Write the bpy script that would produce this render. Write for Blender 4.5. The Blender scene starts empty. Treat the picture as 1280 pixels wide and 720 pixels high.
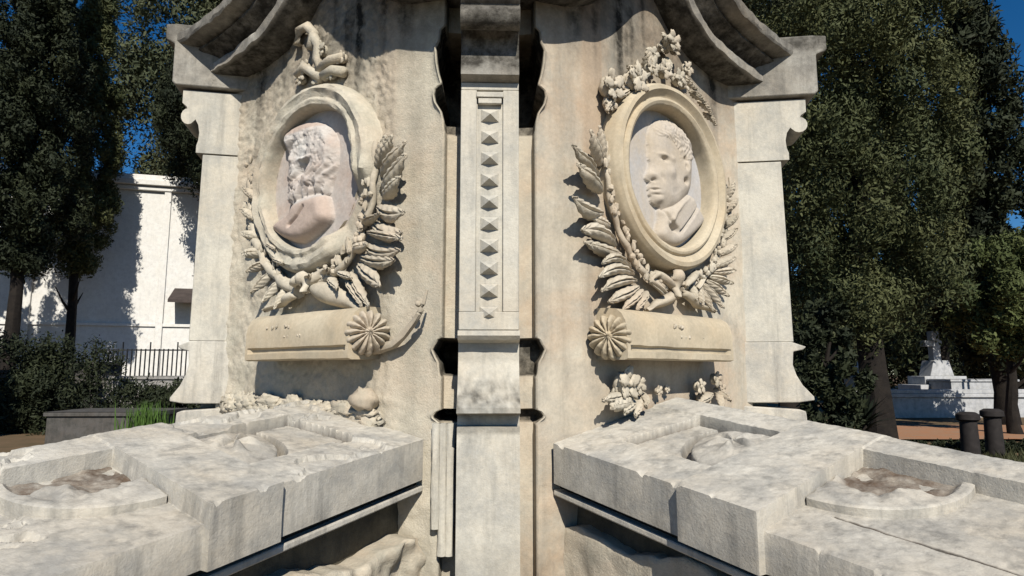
import bpy, math, random
import numpy as np
from mathutils import Vector, noise as mnoise
R = math.radians
random.seed(7); rng = np.random.default_rng(7)
S = bpy.context.scene
COL = S.collection

# ------------------------------------------------------------------ camera, sky, sun, exposure
PITCH, YAW, FPX, EYE = R(7.5), R(2.07), 800.0, 1.6
cam = bpy.data.objects.new('camera', bpy.data.cameras.new('camera')); COL.objects.link(cam)
cam.location = (0, 0, EYE); cam.rotation_euler = (R(90) + PITCH, 0, -YAW)
cam.data.sensor_width = 36; cam.data.lens = FPX / 1280 * 36
cam.data.clip_start = .05; cam.data.clip_end = 3000
S.camera = cam
SUN_EL, SUN_AZ = R(39), R(8)          # sun stands behind the camera, a little to its right
W = bpy.data.worlds.new('World'); S.world = W; W.use_nodes = True
wn = W.node_tree; bg = wn.nodes['Background']; bg.inputs['Strength'].default_value = .06
sky = wn.nodes.new('ShaderNodeTexSky'); sky.sky_type = 'NISHITA'; sky.sun_disc = False
sky.sun_elevation = SUN_EL; sky.sun_rotation = R(180) - SUN_AZ
sky.air_density = .8; sky.dust_density = .1; sky.ozone_density = 2.5; sky.altitude = 900
hs = wn.nodes.new('ShaderNodeHueSaturation'); hs.inputs['Saturation'].default_value = 1.35; hs.inputs['Value'].default_value = 1.35
wn.links.new(sky.outputs[0], hs.inputs['Color']); wn.links.new(hs.outputs[0], bg.inputs[0])
sun = bpy.data.objects.new('sun', bpy.data.lights.new('sun', 'SUN')); COL.objects.link(sun)
sun.data.energy = 5.0; sun.data.angle = R(.5); sun.data.color = (1, .94, .84)
sd = Vector((math.sin(SUN_AZ) * math.cos(SUN_EL), -math.cos(SUN_AZ) * math.cos(SUN_EL), math.sin(SUN_EL)))
sun.rotation_euler = sd.to_track_quat('Z', 'Y').to_euler(); sun.location = sd * 30
S.view_settings.view_transform = 'Standard'; S.view_settings.look = 'None'
S.view_settings.exposure = .15; S.cycles.diffuse_bounces = 1; S.view_settings.gamma = 1

# ------------------------------------------------------------------ survey of the photograph: pixel -> point on a known plane
CP = np.array([0, 0, EYE])
fw = np.array([math.sin(YAW) * math.cos(PITCH), math.cos(YAW) * math.cos(PITCH), math.sin(PITCH)])
rt = np.array([math.cos(YAW), -math.sin(YAW), 0]); upv = np.cross(rt, fw)
def hit(u, v, P0, n):
    r = fw * FPX + rt * (u - 640) + upv * (360 - v)
    return CP + r * (((np.array(P0) - CP) @ n) / (r @ n))
def at_y(u, v, Y): return hit(u, v, (0, Y, 0), np.array([0., 1, 0]))
FA = R(39.3)
class Face:
    """one of the two concave sides of the monument: s along it, d out of it, z up"""
    def __init__(f, side):
        f.side = side
        f.o = np.array([.42 * side, 2.71, 0]); f.e = np.array([side * math.cos(FA), math.sin(FA), 0])
        f.n = np.array([side * math.sin(FA), -math.cos(FA), 0])
    def P(f, s, d, z): return f.o + f.e * s + f.n * d + np.array([0, 0, z])
    def px(f, u, v, d=0):
        p = hit(u, v, f.o + f.n * d, f.n); return float((p - f.o) @ f.e), float(p[2])
FR, FL = Face(1), Face(-1)

# ------------------------------------------------------------------ mesh helpers
class MB:
    def __init__(m): m.v = []; m.f = []; m.a = {}
    def add(m, vs, fs):
        k = len(m.v); m.v += [tuple(map(float, p)) for p in vs]; m.f += [tuple(i + k for i in q) for q in fs]; return m
    def grid(m, fn, nu, nv, closed=False):
        vs = [fn(i / nu, j / nv) for i in range(nu + (0 if closed else 1)) for j in range(nv + 1)]
        n = nv + 1; K = nu if closed else nu + 1
        return m.add(vs, [(i * n + j, ((i + 1) % K) * n + j, ((i + 1) % K) * n + j + 1, i * n + j + 1) for i in range(nu) for j in range(nv)])
    def prism(m, poly, fn, t0, t1):
        """poly of 2d points, fn(a,b,t) -> 3d"""
        n = len(poly); vs = [fn(a, b, t0) for a, b in poly] + [fn(a, b, t1) for a, b in poly]
        fs = [tuple(range(n)), tuple(range(2 * n - 1, n - 1, -1))] + [(i, i + n, (i + 1) % n + n, (i + 1) % n) for i in range(n)]
        return m.add(vs, fs)
    def box(m, x0, x1, y0, y1, z0, z1):
        return m.prism([(x0, y0), (x1, y0), (x1, y1), (x0, y1)], lambda a, b, t: (a, b, t), z0, z1)
    def tube(m, path, rad, k=8, lump=0):
        path = [np.array(p, float) for p in path]; n = len(path); vs = []
        for i, p in enumerate(path):
            t = path[min(i + 1, n - 1)] - path[max(i - 1, 0)]; t /= np.linalg.norm(t) + 1e-9
            a = np.cross(t, (0, 0, 1)) if abs(t[2]) < .9 else np.cross(t, (1, 0, 0)); a /= np.linalg.norm(a); b = np.cross(t, a)
            r = rad[i] if hasattr(rad, '__len__') else rad
            for j in range(k):
                q = 2 * math.pi * j / k; rr = r * (1 + lump * (rng.random() - .5)); vs.append(p + a * math.cos(q) * rr + b * math.sin(q) * rr)
        fs = [(i * k + j, i * k + (j + 1) % k, (i + 1) * k + (j + 1) % k, (i + 1) * k + j) for i in range(n - 1) for j in range(k)]
        fs += [tuple(range(k)), tuple(range(n * k - 1, (n - 1) * k - 1, -1))]
        return m.add(vs, fs)
    def blob(m, c, rx, ry=None, rz=None, lump=.15, freq=3, nu=14, nv=9, axes=None, seed=0):
        ry = ry or rx; rz = rz or rx; A = axes if axes is not None else np.eye(3)
        def fn(u, v):
            th = 2 * math.pi * u; ph = math.pi * (v * .98 + .01)
            d = np.array([math.sin(ph) * math.cos(th), math.sin(ph) * math.sin(th), math.cos(ph)])
            k = 1 + lump * mnoise.noise(Vector(d * freq + seed))
            return np.array(c) + (A.T @ (d * np.array([rx, ry, rz]))) * k
        return m.grid(fn, nu, nv, True)
    def build(m, name, mat, parent=None, smooth=True, bevel=0, kind=None, solid=0, angle=35, label=None):
        o0 = parent_origin(parent)
        me = bpy.data.meshes.new(name); me.from_pydata([tuple(np.array(p) - o0) for p in m.v], [], m.f)
        for k, vals in m.a.items():
            at = me.attributes.new(k, 'FLOAT', 'POINT'); at.data.foreach_set('value', np.array(vals, dtype=np.float32))
        me.update()
        import bmesh
        b = bmesh.new(); b.from_mesh(me); bmesh.ops.recalc_face_normals(b, faces=b.faces); b.to_mesh(me); b.free()
        me.materials.append(mat)
        if smooth:
            me.shade_smooth()
            if angle: me.set_sharp_from_angle(angle=R(angle))
        o = bpy.data.objects.new(name, me); COL.objects.link(o)
        if parent: o.parent = parent
        if kind: o['kind'] = kind
        if label: o['label'] = label
        if solid:
            q = o.modifiers.new('thickness', 'SOLIDIFY'); q.thickness = solid; q.offset = -1
        if bevel:
            q = o.modifiers.new('edge', 'BEVEL'); q.width = bevel; q.segments = 2; q.limit_method = 'ANGLE'; q.angle_limit = R(40)
        return o
def parent_origin(p):
    o = np.zeros(3)
    while p is not None: o = o + np.array(p.location); p = p.parent
    return o
def thing(name, label, cat, loc=(0, 0, 0), group=None):
    o = bpy.data.objects.new(name, None); COL.objects.link(o); o.location = tuple(map(float, loc)); o.empty_display_size = .2
    return tag(o, label, cat, group)
def tag(o, label, cat, group=None):
    o['label'] = label; o['category'] = cat
    if group: o['group'] = group
    return o
def holder(name, parent, loc=None):
    o = bpy.data.objects.new(name, None); COL.objects.link(o); o.parent = parent; o.empty_display_size = .05
    return o
def fbm(x, y, z=0, o=4, f=1.):
    return mnoise.fractal(Vector((x * f, y * f, z * f)), 1.0, 2.0, o)

# ------------------------------------------------------------------ materials
def node_mat(name):
    m = bpy.data.materials.new(name); m.use_nodes = True; t = m.node_tree
    return m, t, t.nodes['Principled BSDF'], t.nodes, t.links
def ramp(N, L, src, stops):
    r = N.new('ShaderNodeValToRGB'); L.new(src, r.inputs[0]); e = r.color_ramp.elements
    while len(e) < len(stops): e.new(.5)
    for q, (p, c) in zip(e, stops): q.position = p; q.color = (*c, 1) if len(c) == 3 else c
    return r.outputs[0]
def nz(N, L, vec, scale, detail=5, rough=.6, dist=0):
    n = N.new('ShaderNodeTexNoise'); n.inputs['Scale'].default_value = scale; n.inputs['Detail'].default_value = detail
    n.inputs['Roughness'].default_value = rough; n.inputs['Distortion'].default_value = dist; L.new(vec, n.inputs['Vector']); return n.outputs[0]
def mix(N, L, fac, a, b, mode='MIX'):
    x = N.new('ShaderNodeMix'); x.data_type = 'RGBA'; x.blend_type = mode
    for s, val in ((x.inputs[0], fac), (x.inputs[6], a), (x.inputs[7], b)):
        if isinstance(val, (int, float)): s.default_value = val
        elif isinstance(val, tuple): s.default_value = (*val, 1)
        else: L.new(val, s)
    return x.outputs[2]
def math_(N, L, op, a, b):
    x = N.new('ShaderNodeMath'); x.operation = op; x.use_clamp = True
    for s, val in zip(x.inputs, (a, b)):
        if isinstance(val, (int, float)): s.default_value = val
        else: L.new(val, s)
    return x.outputs[0]
def G(v): return (v, v, v)
def stone(name, base, tan, grey, crust_shade=.3, bump=.5, streak=.5, pits=0., crust_shade_col=(.035, .032, .026), bscale=1.):
    m, t, B, N, L = node_mat(name)
    tc = N.new('ShaderNodeTexCoord').outputs['Object']
    c = mix(N, L, ramp(N, L, nz(N, L, tc, 2.3, 6, .65, .4), [(.38, G(0)), (.66, G(1))]), base, tan)
    c = mix(N, L, ramp(N, L, nz(N, L, tc, 5.5, 7, .7, .2), [(.44, G(0)), (.66, G(.9))]), c, grey)
    mp = N.new('ShaderNodeMapping'); mp.inputs['Scale'].default_value = (9, 9, .8); L.new(tc, mp.inputs[0])
    st = ramp(N, L, nz(N, L, mp.outputs[0], 1.6, 6, .65), [(.50, G(0)), (.74, G(streak))])
    c = mix(N, L, st, c, tuple(.55 * a for a in grey))
    cr = ramp(N, L, nz(N, L, tc, 7, 8, .75, .3), [(.74 - .3 * crust_shade, G(0)), (.86 - .28 * crust_shade, G(min(1, .35 + crust_shade)))])
    at = N.new('ShaderNodeAttribute'); at.attribute_name = 'stain'
    c = mix(N, L, math_(N, L, 'MULTIPLY', at.outputs['Fac'], .85), c, tan)
    ac = N.new('ShaderNodeAttribute'); ac.attribute_name = 'crust_shade'  # carries crust and also shade painted into the stone
    ae = N.new('ShaderNodeAttribute'); ae.attribute_name = 'earth_shade'  # carries brown dirt and also shade painted into slab grooves
    blot = ramp(N, L, nz(N, L, tc, 16, 6, .7), [(.3, G(.45)), (.6, G(1))])
    c = mix(N, L, cr, c, crust_shade_col)
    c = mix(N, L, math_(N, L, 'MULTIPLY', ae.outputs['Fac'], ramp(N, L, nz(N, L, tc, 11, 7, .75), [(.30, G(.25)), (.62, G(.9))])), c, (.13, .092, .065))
    c = mix(N, L, math_(N, L, 'MULTIPLY', ac.outputs['Fac'], blot), c, crust_shade_col)
    fine = nz(N, L, tc, 60, 6, .7)
    c = mix(N, L, .35, c, ramp(N, L, fine, [(.3, G(.45)), (.7, G(1))]), 'MULTIPLY')
    L.new(c, B.inputs['Base Color']); B.inputs['Roughness'].default_value = .92; B.inputs['Specular IOR Level'].default_value = .15
    bp = N.new('ShaderNodeBump'); bp.inputs['Strength'].default_value = bump; bp.inputs['Distance'].default_value = .010
    h = mix(N, L, .3, nz(N, L, tc, 15 * bscale, 10, .68), nz(N, L, tc, 140 * bscale, 4, .6))
    if pits:
        vo = N.new('ShaderNodeTexVoronoi'); vo.inputs['Scale'].default_value = 70; L.new(tc, vo.inputs['Vector'])
        h = mix(N, L, pits, h, ramp(N, L, vo.outputs['Distance'], [(.0, G(0)), (.35, G(1))]), 'MULTIPLY')
    L.new(h, bp.inputs['Height']); L.new(bp.outputs[0], B.inputs['Normal'])
    return m
def flat(name, col, rough=.8, var=.35, scale=3, col2=None, bump=.2):
    m, t, B, N, L = node_mat(name); tc = N.new('ShaderNodeTexCoord').outputs['Object']
    n = nz(N, L, tc, scale, 7, .65)
    L.new(mix(N, L, ramp(N, L, n, [(.35, G(0)), (.65, G(1))]), col, col2 or tuple(a * (1 - var) for a in col)), B.inputs['Base Color'])
    B.inputs['Roughness'].default_value = rough; B.inputs['Specular IOR Level'].default_value = .2
    bp = N.new('ShaderNodeBump'); bp.inputs['Strength'].default_value = bump; bp.inputs['Distance'].default_value = .02
    L.new(nz(N, L, tc, scale * 8, 6, .7), bp.inputs['Height']); L.new(bp.outputs[0], B.inputs['Normal'])
    return m
def leafmat(name, a, b, c):
    m, t, B, N, L = node_mat(name); tc = N.new('ShaderNodeTexCoord').outputs['Object']
    g = N.new('ShaderNodeNewGeometry')
    col = mix(N, L, ramp(N, L, nz(N, L, tc, .9, 4), [(.35, G(0)), (.65, G(1))]), a, b)
    rp = N.new('ShaderNodeAttribute'); rp.attribute_name = 'tone'
    col = mix(N, L, rp.outputs['Fac'], col, c)
    L.new(col, B.inputs['Base Color']); B.inputs['Roughness'].default_value = .7; B.inputs['Specular IOR Level'].default_value = .15
    return m
M = dict(
    wall_r=stone('plastered_stone', (.60, .545, .44), (.48, .37, .265), (.42, .40, .34), .08, .4, .5),
    wall_l=stone('rough_render', (.60, .555, .45), (.54, .45, .34), (.42, .395, .32), .06, .9, .2),
    fin=stone('pale_limestone', (.60, .57, .49), (.55, .50, .41), (.42, .41, .37), .18, .45, .6),
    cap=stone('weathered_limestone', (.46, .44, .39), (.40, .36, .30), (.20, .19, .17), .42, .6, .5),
    cornice=stone('sooty_shaded_limestone', (.44, .42, .37), (.36, .32, .26), (.17, .16, .145), .42, .8, .5),
    carve=stone('carved_limestone', (.60, .545, .44), (.50, .40, .295), (.40, .36, .28), .06, .35, .15),
    yellow=stone('ochre_limestone', (.58, .505, .375), (.52, .42, .285), (.44, .38, .28), .03, .2, .1),
    marble=stone('white_marble', (.53, .525, .53), (.52, .445, .35), (.45, .445, .445), .0, .15, .05),
    pink=stone('stained_marble', (.60, .58, .545), (.50, .385, .315), (.52, .48, .44), .0, .3, .05),
    slab=stone('slab_limestone', (.60, .57, .50), (.54, .485, .395), (.37, .36, .33), .30, .5, .8),
    slab_in=stone('lichened_marble', (.50, .49, .44), (.34, .25, .20), (.28, .27, .25), .3, .8, .2),
    under=stone('lid_shade_stone', (.16, .145, .11), (.11, .095, .065), (.06, .058, .05), .4, .7, .5),
    crust_shade=stone('joint_shade', (.045, .04, .034), (.06, .05, .04), (.03, .028, .025), .5, .6, .3),
    rubble=stone('rubble_stone', (.50, .46, .38), (.44, .37, .28), (.25, .24, .20), .2, 1.0, .2),
    plaster=stone('white_plaster', (.80, .79, .76), (.76, .74, .69), (.66, .65, .62), .0, .1, .12),
    grave=stone('grey_grave_stone', (.36, .35, .34), (.30, .28, .25), (.20, .20, .19), .2, .4, .4),
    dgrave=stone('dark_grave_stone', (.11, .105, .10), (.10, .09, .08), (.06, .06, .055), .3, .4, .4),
    white=stone('white_grave_marble', (.52, .53, .55), (.46, .46, .45), (.33, .34, .35), .05, .2, .3),
    soil=flat('bare_soil', (.16, .105, .06), .95, .4, 1.3, (.10, .075, .04)),
    orange=flat('orange_clay', (.36, .17, .085), .95, .3, 2, (.30, .19, .12)),
    bark=flat('tree_bark', (.026, .021, .017), .95, .5, 5, (.012, .010, .009), .8),
    iron=flat('dark_iron', (.03, .03, .032), .6, .4, 8),
    tile=flat('roof_tile', (.30, .17, .11), .8, .4, 4),
    glass=flat('window_glass', (.015, .017, .02), .15, .3, 2),
    awning=flat('awning_sheet', (.07, .055, .05), .7, .4, 4),
    bronze=flat('dark_stump', (.035, .03, .028), .8, .4, 9),
    cyp=leafmat('cypress_foliage', (.050, .062, .026), (.030, .042, .020), (.095, .100, .042)),
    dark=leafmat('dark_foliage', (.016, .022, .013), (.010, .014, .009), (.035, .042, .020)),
    olive=leafmat('olive_foliage', (.055, .068, .036), (.036, .048, .026), (.10, .105, .055)),
    lush=leafmat('bush_foliage', (.050, .072, .028), (.035, .050, .022), (.10, .115, .04)),
    grass=leafmat('grass_blades', (.075, .14, .03), (.06, .11, .025), (.14, .18, .05)),
    weed=leafmat('dry_ground_cover', (.06, .065, .03), (.045, .045, .02), (.11, .11, .05)),
)

# ================================================================== THE SETTING: ground
g = MB(); g.grid(lambda a, b: (-220 + 440 * a, -60 + 460 * b, .03 * fbm((a - .5) * 440, b * 460, 0, 3, .3)), 90, 90)
g.build('ground', M['soil'], kind='structure')
g = MB(); g.grid(lambda a, b: (6.5 + 26 * a, 14.4 + 4.2 * b + .4 * math.sin(a * 9), .06 + .02 * fbm(a * 26, b * 4, 2, 3, 1)), 50, 10)
g.build('clay_path', M['orange'], kind='structure')

# ================================================================== THE MONUMENT
MON = thing('funerary_monument', 'tall weathered stone funerary monument with two carved oval portraits and a studded corner pier', 'monument', (0, 3.6, 0))
HW = .118
# profile of a buttress: r outward from the shaft face (0), z up
PROF = [(.20, 3.520), (.275, 3.512), (.275, 3.435), (.265, 3.42), (.215, 3.405), (.215, 3.185), (.195, 3.165), (.150, 3.150), (.150, 3.075), (.120, 3.055), (.118, 3.045)]
for k in range(11):                                     # volute
    q = R(115 - 26 * k); PROF.append((.108 + .046 * math.cos(q), 3.000 + .046 * math.sin(q)))
PROF += [(.060, 2.985), (.040, 2.955), (.030, 2.91), (.034, 2.865), (.044, 2.835), (.044, 2.795), (.0, 2.782), (.0, 1.762),
         (.070, 1.757), (.074, 1.738), (.058, 1.722), (.006, 1.712), (.0, 1.640), (.016, 1.585), (.046, 1.53), (.100, 1.470), (.102, 1.450),
         (.020, 1.438), (.018, 1.402), (.050, 1.392), (.056, 1.30), (.056, .62), (.10, .58), (.10, -.1)]
def outline(back): return PROF + [(-back, -.1), (-back, 3.52)]
def crust_shade_attr(mb):      # shade under the cap put into the colour, damp low down
    mb.a['crust_shade'] = [max(0, min(1, (p[2] - 2.80) / .08)) * .55 + max(0, min(.55, (1.0 - p[2]) * .9)) for p in mb.v]
# central pier: split in height so the studded panel can be sunk into its face
b = holder('corner_buttress', MON)
up_p = [p for p in PROF if p[1] > 2.77 and p != (.0, 1.762)]
lo_p = [p for p in PROF if p[1] < 1.77]
fn = lambda a, z, t: (t, 2.5 - a, z)
mb = MB(); mb.prism(up_p + [(-.32, 2.782), (-.32, 3.52)], fn, -HW, HW); mb.a['crust_shade'] = [.95 if 2.80 < p[2] < 3.06 else .35 for p in mb.v]  # scoop blackened to paint the shade under the cap
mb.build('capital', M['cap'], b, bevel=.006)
lop = [(-.05, 1.762), (.0, 1.762)] + lo_p[1:]; rs_ = []
for a_, c_ in zip(lop[:-1], lop[1:]):
    n_ = max(1, int(math.hypot(a_[0] - c_[0], a_[1] - c_[1]) / .012)); rs_ += [(a_[0] + (c_[0] - a_[0]) * k / n_, a_[1] + (c_[1] - a_[1]) * k / n_) for k in range(n_)]
rs_.append(lop[-1])
xs_ = [-HW] * 2 + list(np.linspace(-HW, HW, 30)) + [HW] * 2
mb = MB(); mb.add([(x, 2.5 - (r_ if 1 < k < len(xs_) - 2 else (-.32 if k in (0, len(xs_) - 1) else r_)) + .0025 * fbm(x * 14, z * 14, 3, 4, 1), z) for k, x in enumerate(xs_) for r_, z in rs_],
       [(k * len(rs_) + j, (k + 1) * len(rs_) + j, (k + 1) * len(rs_) + j + 1, k * len(rs_) + j + 1) for k in range(len(xs_) - 1) for j in range(len(rs_) - 1)])
mb.a['crust_shade'] = [float(np.clip(max(0, 1 - abs(p[2] - 1.50) / .11) * (.55 + .9 * fbm(p[0] * 30, p[2] * 30, 4, 4, 1)) + max(0, 1 - abs(p[2] - 1.385) / .02) * .7 + np.clip((1.02 - p[2]) * 2.2, 0, .6) * (.55 + .9 * fbm(p[0] * 9, p[2] * 7, 2, 4, 1)), 0, .9)) for p in mb.v]  # speckle and foot grime, plus a shade band painted below the nosing
mb.build('base', M['fin'], b, angle=30)
mb = MB()
PZ0, PZ1, PW = 1.835, 2.748, .054
mb.prism([(-HW, 2.5), (-PW, 2.5), (-PW, 2.519), (PW, 2.519), (PW, 2.5), (HW, 2.5), (HW, 2.82), (-HW, 2.82)], lambda a, c, t: (a, c, t), PZ0, PZ1)
mb.box(-HW, HW, 2.5, 2.82, 1.764, PZ0); mb.box(-HW, HW, 2.5, 2.82, PZ1, 2.780)
mb.build('shaft', M['fin'], b, bevel=.003)
mb = MB(); mb.box(-.056, .056, 2.492, 2.518, 2.715, 2.738); mb.box(-.048, .048, 2.497, 2.518, 2.690, 2.713)
mb.build('panel_heading', M['fin'], b, bevel=.003)
for k in range(10):
    z = 2.645 - k * .0905; h = .026
    q = MB(); w_ = .035 + .002 * rng.random(); q.add([(-w_, 2.517, z - h), (w_, 2.517, z - h), (w_, 2.517, z + h), (-w_, 2.517, z + h), (.004 * (rng.random() - .5), 2.470 + .012 * rng.random(), z - .006)],
                    [(0, 1, 4), (1, 2, 4), (2, 3, 4), (3, 0, 4), (3, 2, 1, 0)])
    q.build('pyramid_stud', M['fin'], b, smooth=False)
# outer buttresses seen from the side
for sgn in (1, -1):
    d = np.array([sgn * .985, -.17, 0]); d /= np.linalg.norm(d); nb = np.array([d[1] * sgn * -1 * -sgn, 0, 0])
    back = np.array([sgn * .17, .985, 0]); back /= np.linalg.norm(back)
    p0 = np.array([1.655 if sgn > 0 else -1.578, 3.452, 0]); b = holder('side_buttress', MON); ks = 1 if sgn > 0 else .80
    F3 = lambda a, z, t: p0 + d * (a * ks if a > 0 else a) + back * t + np.array([0, 0, z])
    q = MB(); q.prism([p for p in PROF if p[1] > 3.16] + [(-.55, 3.165), (-.55, 3.52)], F3, -.030, .24); q.a['crust_shade'] = [(.85 if p[2] > 3.41 else .12) for p in q.v]; q.build('cap_block', M['cap'], b, bevel=.008)
    q = MB(); q.prism([p for p in PROF if 2.79 < p[1] < 3.16] + [(-.30, 2.795), (-.30, 3.15)], F3, 0, .228); q.build('scroll_bracket', M['fin'], b, bevel=.005)
    q = MB(); q.prism([(.0, 2.788), (.012, 1.765), (-.40, 1.765), (-.40, 2.788)], F3, .003, .225); q.build('shaft', M['fin'], b, bevel=.004)
    q = MB(); q.prism([p for p in PROF if 1.43 < p[1] < 1.756] + [(-.40, 1.432), (-.40, 1.764), (.0, 1.764)], F3, -.004, .232); q.build('flared_foot', M['slab'], b, bevel=.005)
    q = MB(); q.prism([p for p in PROF if p[1] < 1.43] + [(-.40, -.1), (-.40, 1.426)], F3, -.02, .25); q.build('plinth_block', M['slab'], b, bevel=.006)

# cornice arch line on a face: z of its lower lip
CS = [-.50, -.25, -.05, .08, .20, .32, .42, .52, .66, .82, 1.05, 1.30, 1.70]
CZ = [3.22, 3.22, 3.24, 3.31, 3.42, 3.55, 3.59, 3.55, 3.40, 3.305, 3.265, 3.25, 3.25]
def lip(s):
    a = np.linspace(-.5, 1.7, 111); z = np.interp(a, CS, CZ); k = np.ones(7) / 7; z2 = np.convolve(np.pad(z, 3, 'edge'), k, 'valid'); return float(np.interp(s, a, z2))
CPROF = [(-.25, -.015), (.02, -.012), (.145, -.006), (.162, .004), (.168, .042), (.158, .058), (.120, .064), (.115, .076), (.150, .098), (.205, .118), (.216, .126), (.210, .140),
         (.255, .150), (.290, .156), (.296, .166), (.296, .206), (.286, .214), (-.25, .23)]
for f in (FR, FL):
    rough = f is FL
    q = MB(); ss = np.linspace(-.44, 1.50 if rough else 1.60, 84); vs = []
    for i, s in enumerate(ss):
        ds = (lip(s + .02) - lip(s - .02)) / .04; ln = math.hypot(1, ds); tx, tz = -ds / ln, 1 / ln
        for j, (dd, h) in enumerate(CPROF):
            er = (.006 if rough else .004) * fbm(s * 9 + j * .1, h * 30, f.side * 3, 4, 1) if 1 < j < 17 else 0
            vs.append(f.P(s + tx * h, dd + er * 1.5, lip(s) + tz * h + er))
    K = len(CPROF); n = len(ss)
    q.add(vs, [(i * K + j, (i + 1) * K + j, (i + 1) * K + (j + 1) % K, i * K + (j + 1) % K) for i in range(n - 1) for j in range(K)] + [tuple(range(K)), tuple(range(n * K - 1, (n - 1) * K - 1, -1))])
    q.a['crust_shade'] = [.0 if 3 <= (i % K) <= 5 else .98 if (6 <= (i % K) <= 11 or (i % K) < 3) else .5 for i in range(len(q.v))]  # soot, with shade painted into the soffit and grooves
    q.build('cornice', M['cornice'], MON, angle=30)

NZ = [0, 1.400, 1.404, 1.423, 1.445, 1.450, 1.585, 1.590, 1.640, 1.655, 1.692, 1.72, 1.735, 1.738, 2.60, 2.66, 2.70, 2.74, 2.775, 2.80, 2.826, 2.87, 2.918, 2.985, 3.02, 3.07, 3.09, 4]
NX = [.187, .187, .205, .246, .215, .187, .187, .196, .205, .222, .252, .222, .21, .187, .187, .195, .212, .258, .272, .262, .212, .235, .252, .262, .235, .225, .187, .187]  # hollows shaped into the wall edge to stand for bracket shadows
NX = [.187 + (a_ - .187) * .55 for a_ in NX]
# walls: recess beside the pier, pale margin strip, carved field, return to the outer pier
WP = [(.06, 2.70), (.183, 2.70), (.186, 2.612), (.196, 2.606), (.42, 2.71)]
for f in (FR, FL):
    pts = [np.array([x * f.side, y]) for x, y in WP]
    path = []
    for a, c in zip(pts[:-1], pts[1:]):
        n = max(2, int(np.linalg.norm(c - a) / .02)) if abs(a[0]) > .19 else 2; path += [a + (c - a) * i / n for i in range(n)]
    n = 130; a, c = f.P(0, 0, 0)[:2], f.P(1.30, 0, 0)[:2]
    for i in range(n + 1):
        t = i / n; p = a + (c - a) * t
        path.append(p + f.n[:2] * (.05 * max(0, t - .84) ** 1.5 * 10))
    q = MB(); nz_ = 420; vs = []; stain = []; crust_shade = []; NR = 5
    for i, p in enumerate(path):
        s = float((np.array([*p, 0]) - f.o) @ f.e); ztop = lip(s) + .10
        for j in range(nz_ + 1):
            z = -.05 + (ztop + .05) * j / nz_; dd = 0
            if f is FL:
                w = np.clip((s + .05) / .12, .12, 1) if z > 1.5 else np.clip((s + .3) / .3, .2, 1)
                fl = max(0, fbm(s * 3, z * 3, 9, 3, 1.3)) * .012
                dd = w * (.007 * fbm(s + .4 * z, z - .3 * s, 3, 6, 9) + .009 * abs(fbm(s * 1.6 + z, z * .5 - s, 5, 4, 16)) + .006 * fbm(s + z * .6, z - s * .2, 8, 4, 34) * np.clip((z - 2.2) / .4 + .35, .3, 1)) - fl * w
            else: dd = .0035 * fbm(s, z, 7, 4, 5)
            if z < 1.15: dd += .02 * fbm(s, z, 13, 4, 4)
            xy = np.array(p)
            if i <= 6:
                xe = float(np.interp(z, NZ, NX)); hole = xe > .192; dp = 3.05 if (f is FL or z > 2) else 2.72
                if i <= 2: xy = np.array([f.side * (.06 + (xe - .004 - .06) * i / 2), dp if hole else 2.675])
                elif i <= 4: xy = np.array([f.side * (xe - .001 + .0015 * (i - 2)), (dp if hole else 2.675) + (2.615 - (dp if hole else 2.675)) * (i - 2) / 2])
                else: xy = np.array([f.side * (max(abs(p[0]), xe + .006 * (i - 4))), p[1]])
            elif i < 22: xe = float(np.interp(z, NZ, NX)); x_ = max(abs(p[0]), xe + .002 * i); xy = np.array([f.side * x_, p[1]])
            vs.append(np.array([*xy, z]) + f.n * (dd if i > 6 else 0))
            core = math.exp(-((s - .45) / .55) ** 2)
            st = .9 * core * np.clip(fbm(s * 2, z * 1.2, 4, 3, 1.6) * .9 + .45, 0, 1) if s > -.02 else np.clip(.15 + .5 * fbm(s * 3, z, 3), 0, .5)
            if 0 <= s < .12 and z > 2.5: st = max(st, .95)
            if z < 1.66: st = max(st, .6 * core)
            notch_shade = .95 if (i <= 4 and .2 < z and float(np.interp(z, NZ, NX)) > .1885) else 0  # hollows blackened in colour so they read as shadow
            stain.append(st if f is FR else st * .75)
            crust_shade.append(np.clip((z - (2.93 + .05 * fbm(s * 4, z, 1))) * 2.2, 0, .62) + np.clip((1.2 - z) * .9, 0, .5) * (.5 + fbm(s * 3, z * 2, 2)) + notch_shade + .30 * max(0, fbm(s * 7, z * .25, 21, 4, 1.3) - .12) * math.exp(-max(0, 3.1 - z) * 1.1) * 3)  # cornice shade painted on the top; low grime and rain streaks besides
    K = nz_ + 1
    q.add(vs, [(i * K + j, (i + 1) * K + j, (i + 1) * K + j + 1, i * K + j + 1) for i in range(len(path) - 1) for j in range(nz_)])
    q.a['stain'] = stain; q.a['crust_shade'] = crust_shade
    q.build('carved_wall', M['wall_r'] if f is FR else M['wall_l'], MON, angle=50)
# core behind the walls and the two far sides, closing the block
q = MB(); q.prism([(-.02, 3.30), (.02, 3.30), (1.30, 3.66), (1.62, 3.72), (.14, 4.95), (-.14, 4.95), (-1.62, 3.72), (-1.28, 3.66)], lambda a, c, t: (a, c, t), -.1, 3.44)
q.build('stone_core', M['cap'], MON)
q = MB(); q.prism([(-.12, 2.95), (.12, 2.95), (.95, 3.60), (.95, 3.9), (.14, 4.6), (-.14, 4.6), (-.95, 3.9), (-.95, 3.60)], lambda a, c, t: (a * (1 - .2 * (t - 3.6)), 3.7 + (c - 3.7) * (1 - .2 * (t - 3.6)), t), 3.63, 4.3)
q.build('upper_stage', M['cap'], MON, bevel=.02)

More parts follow.
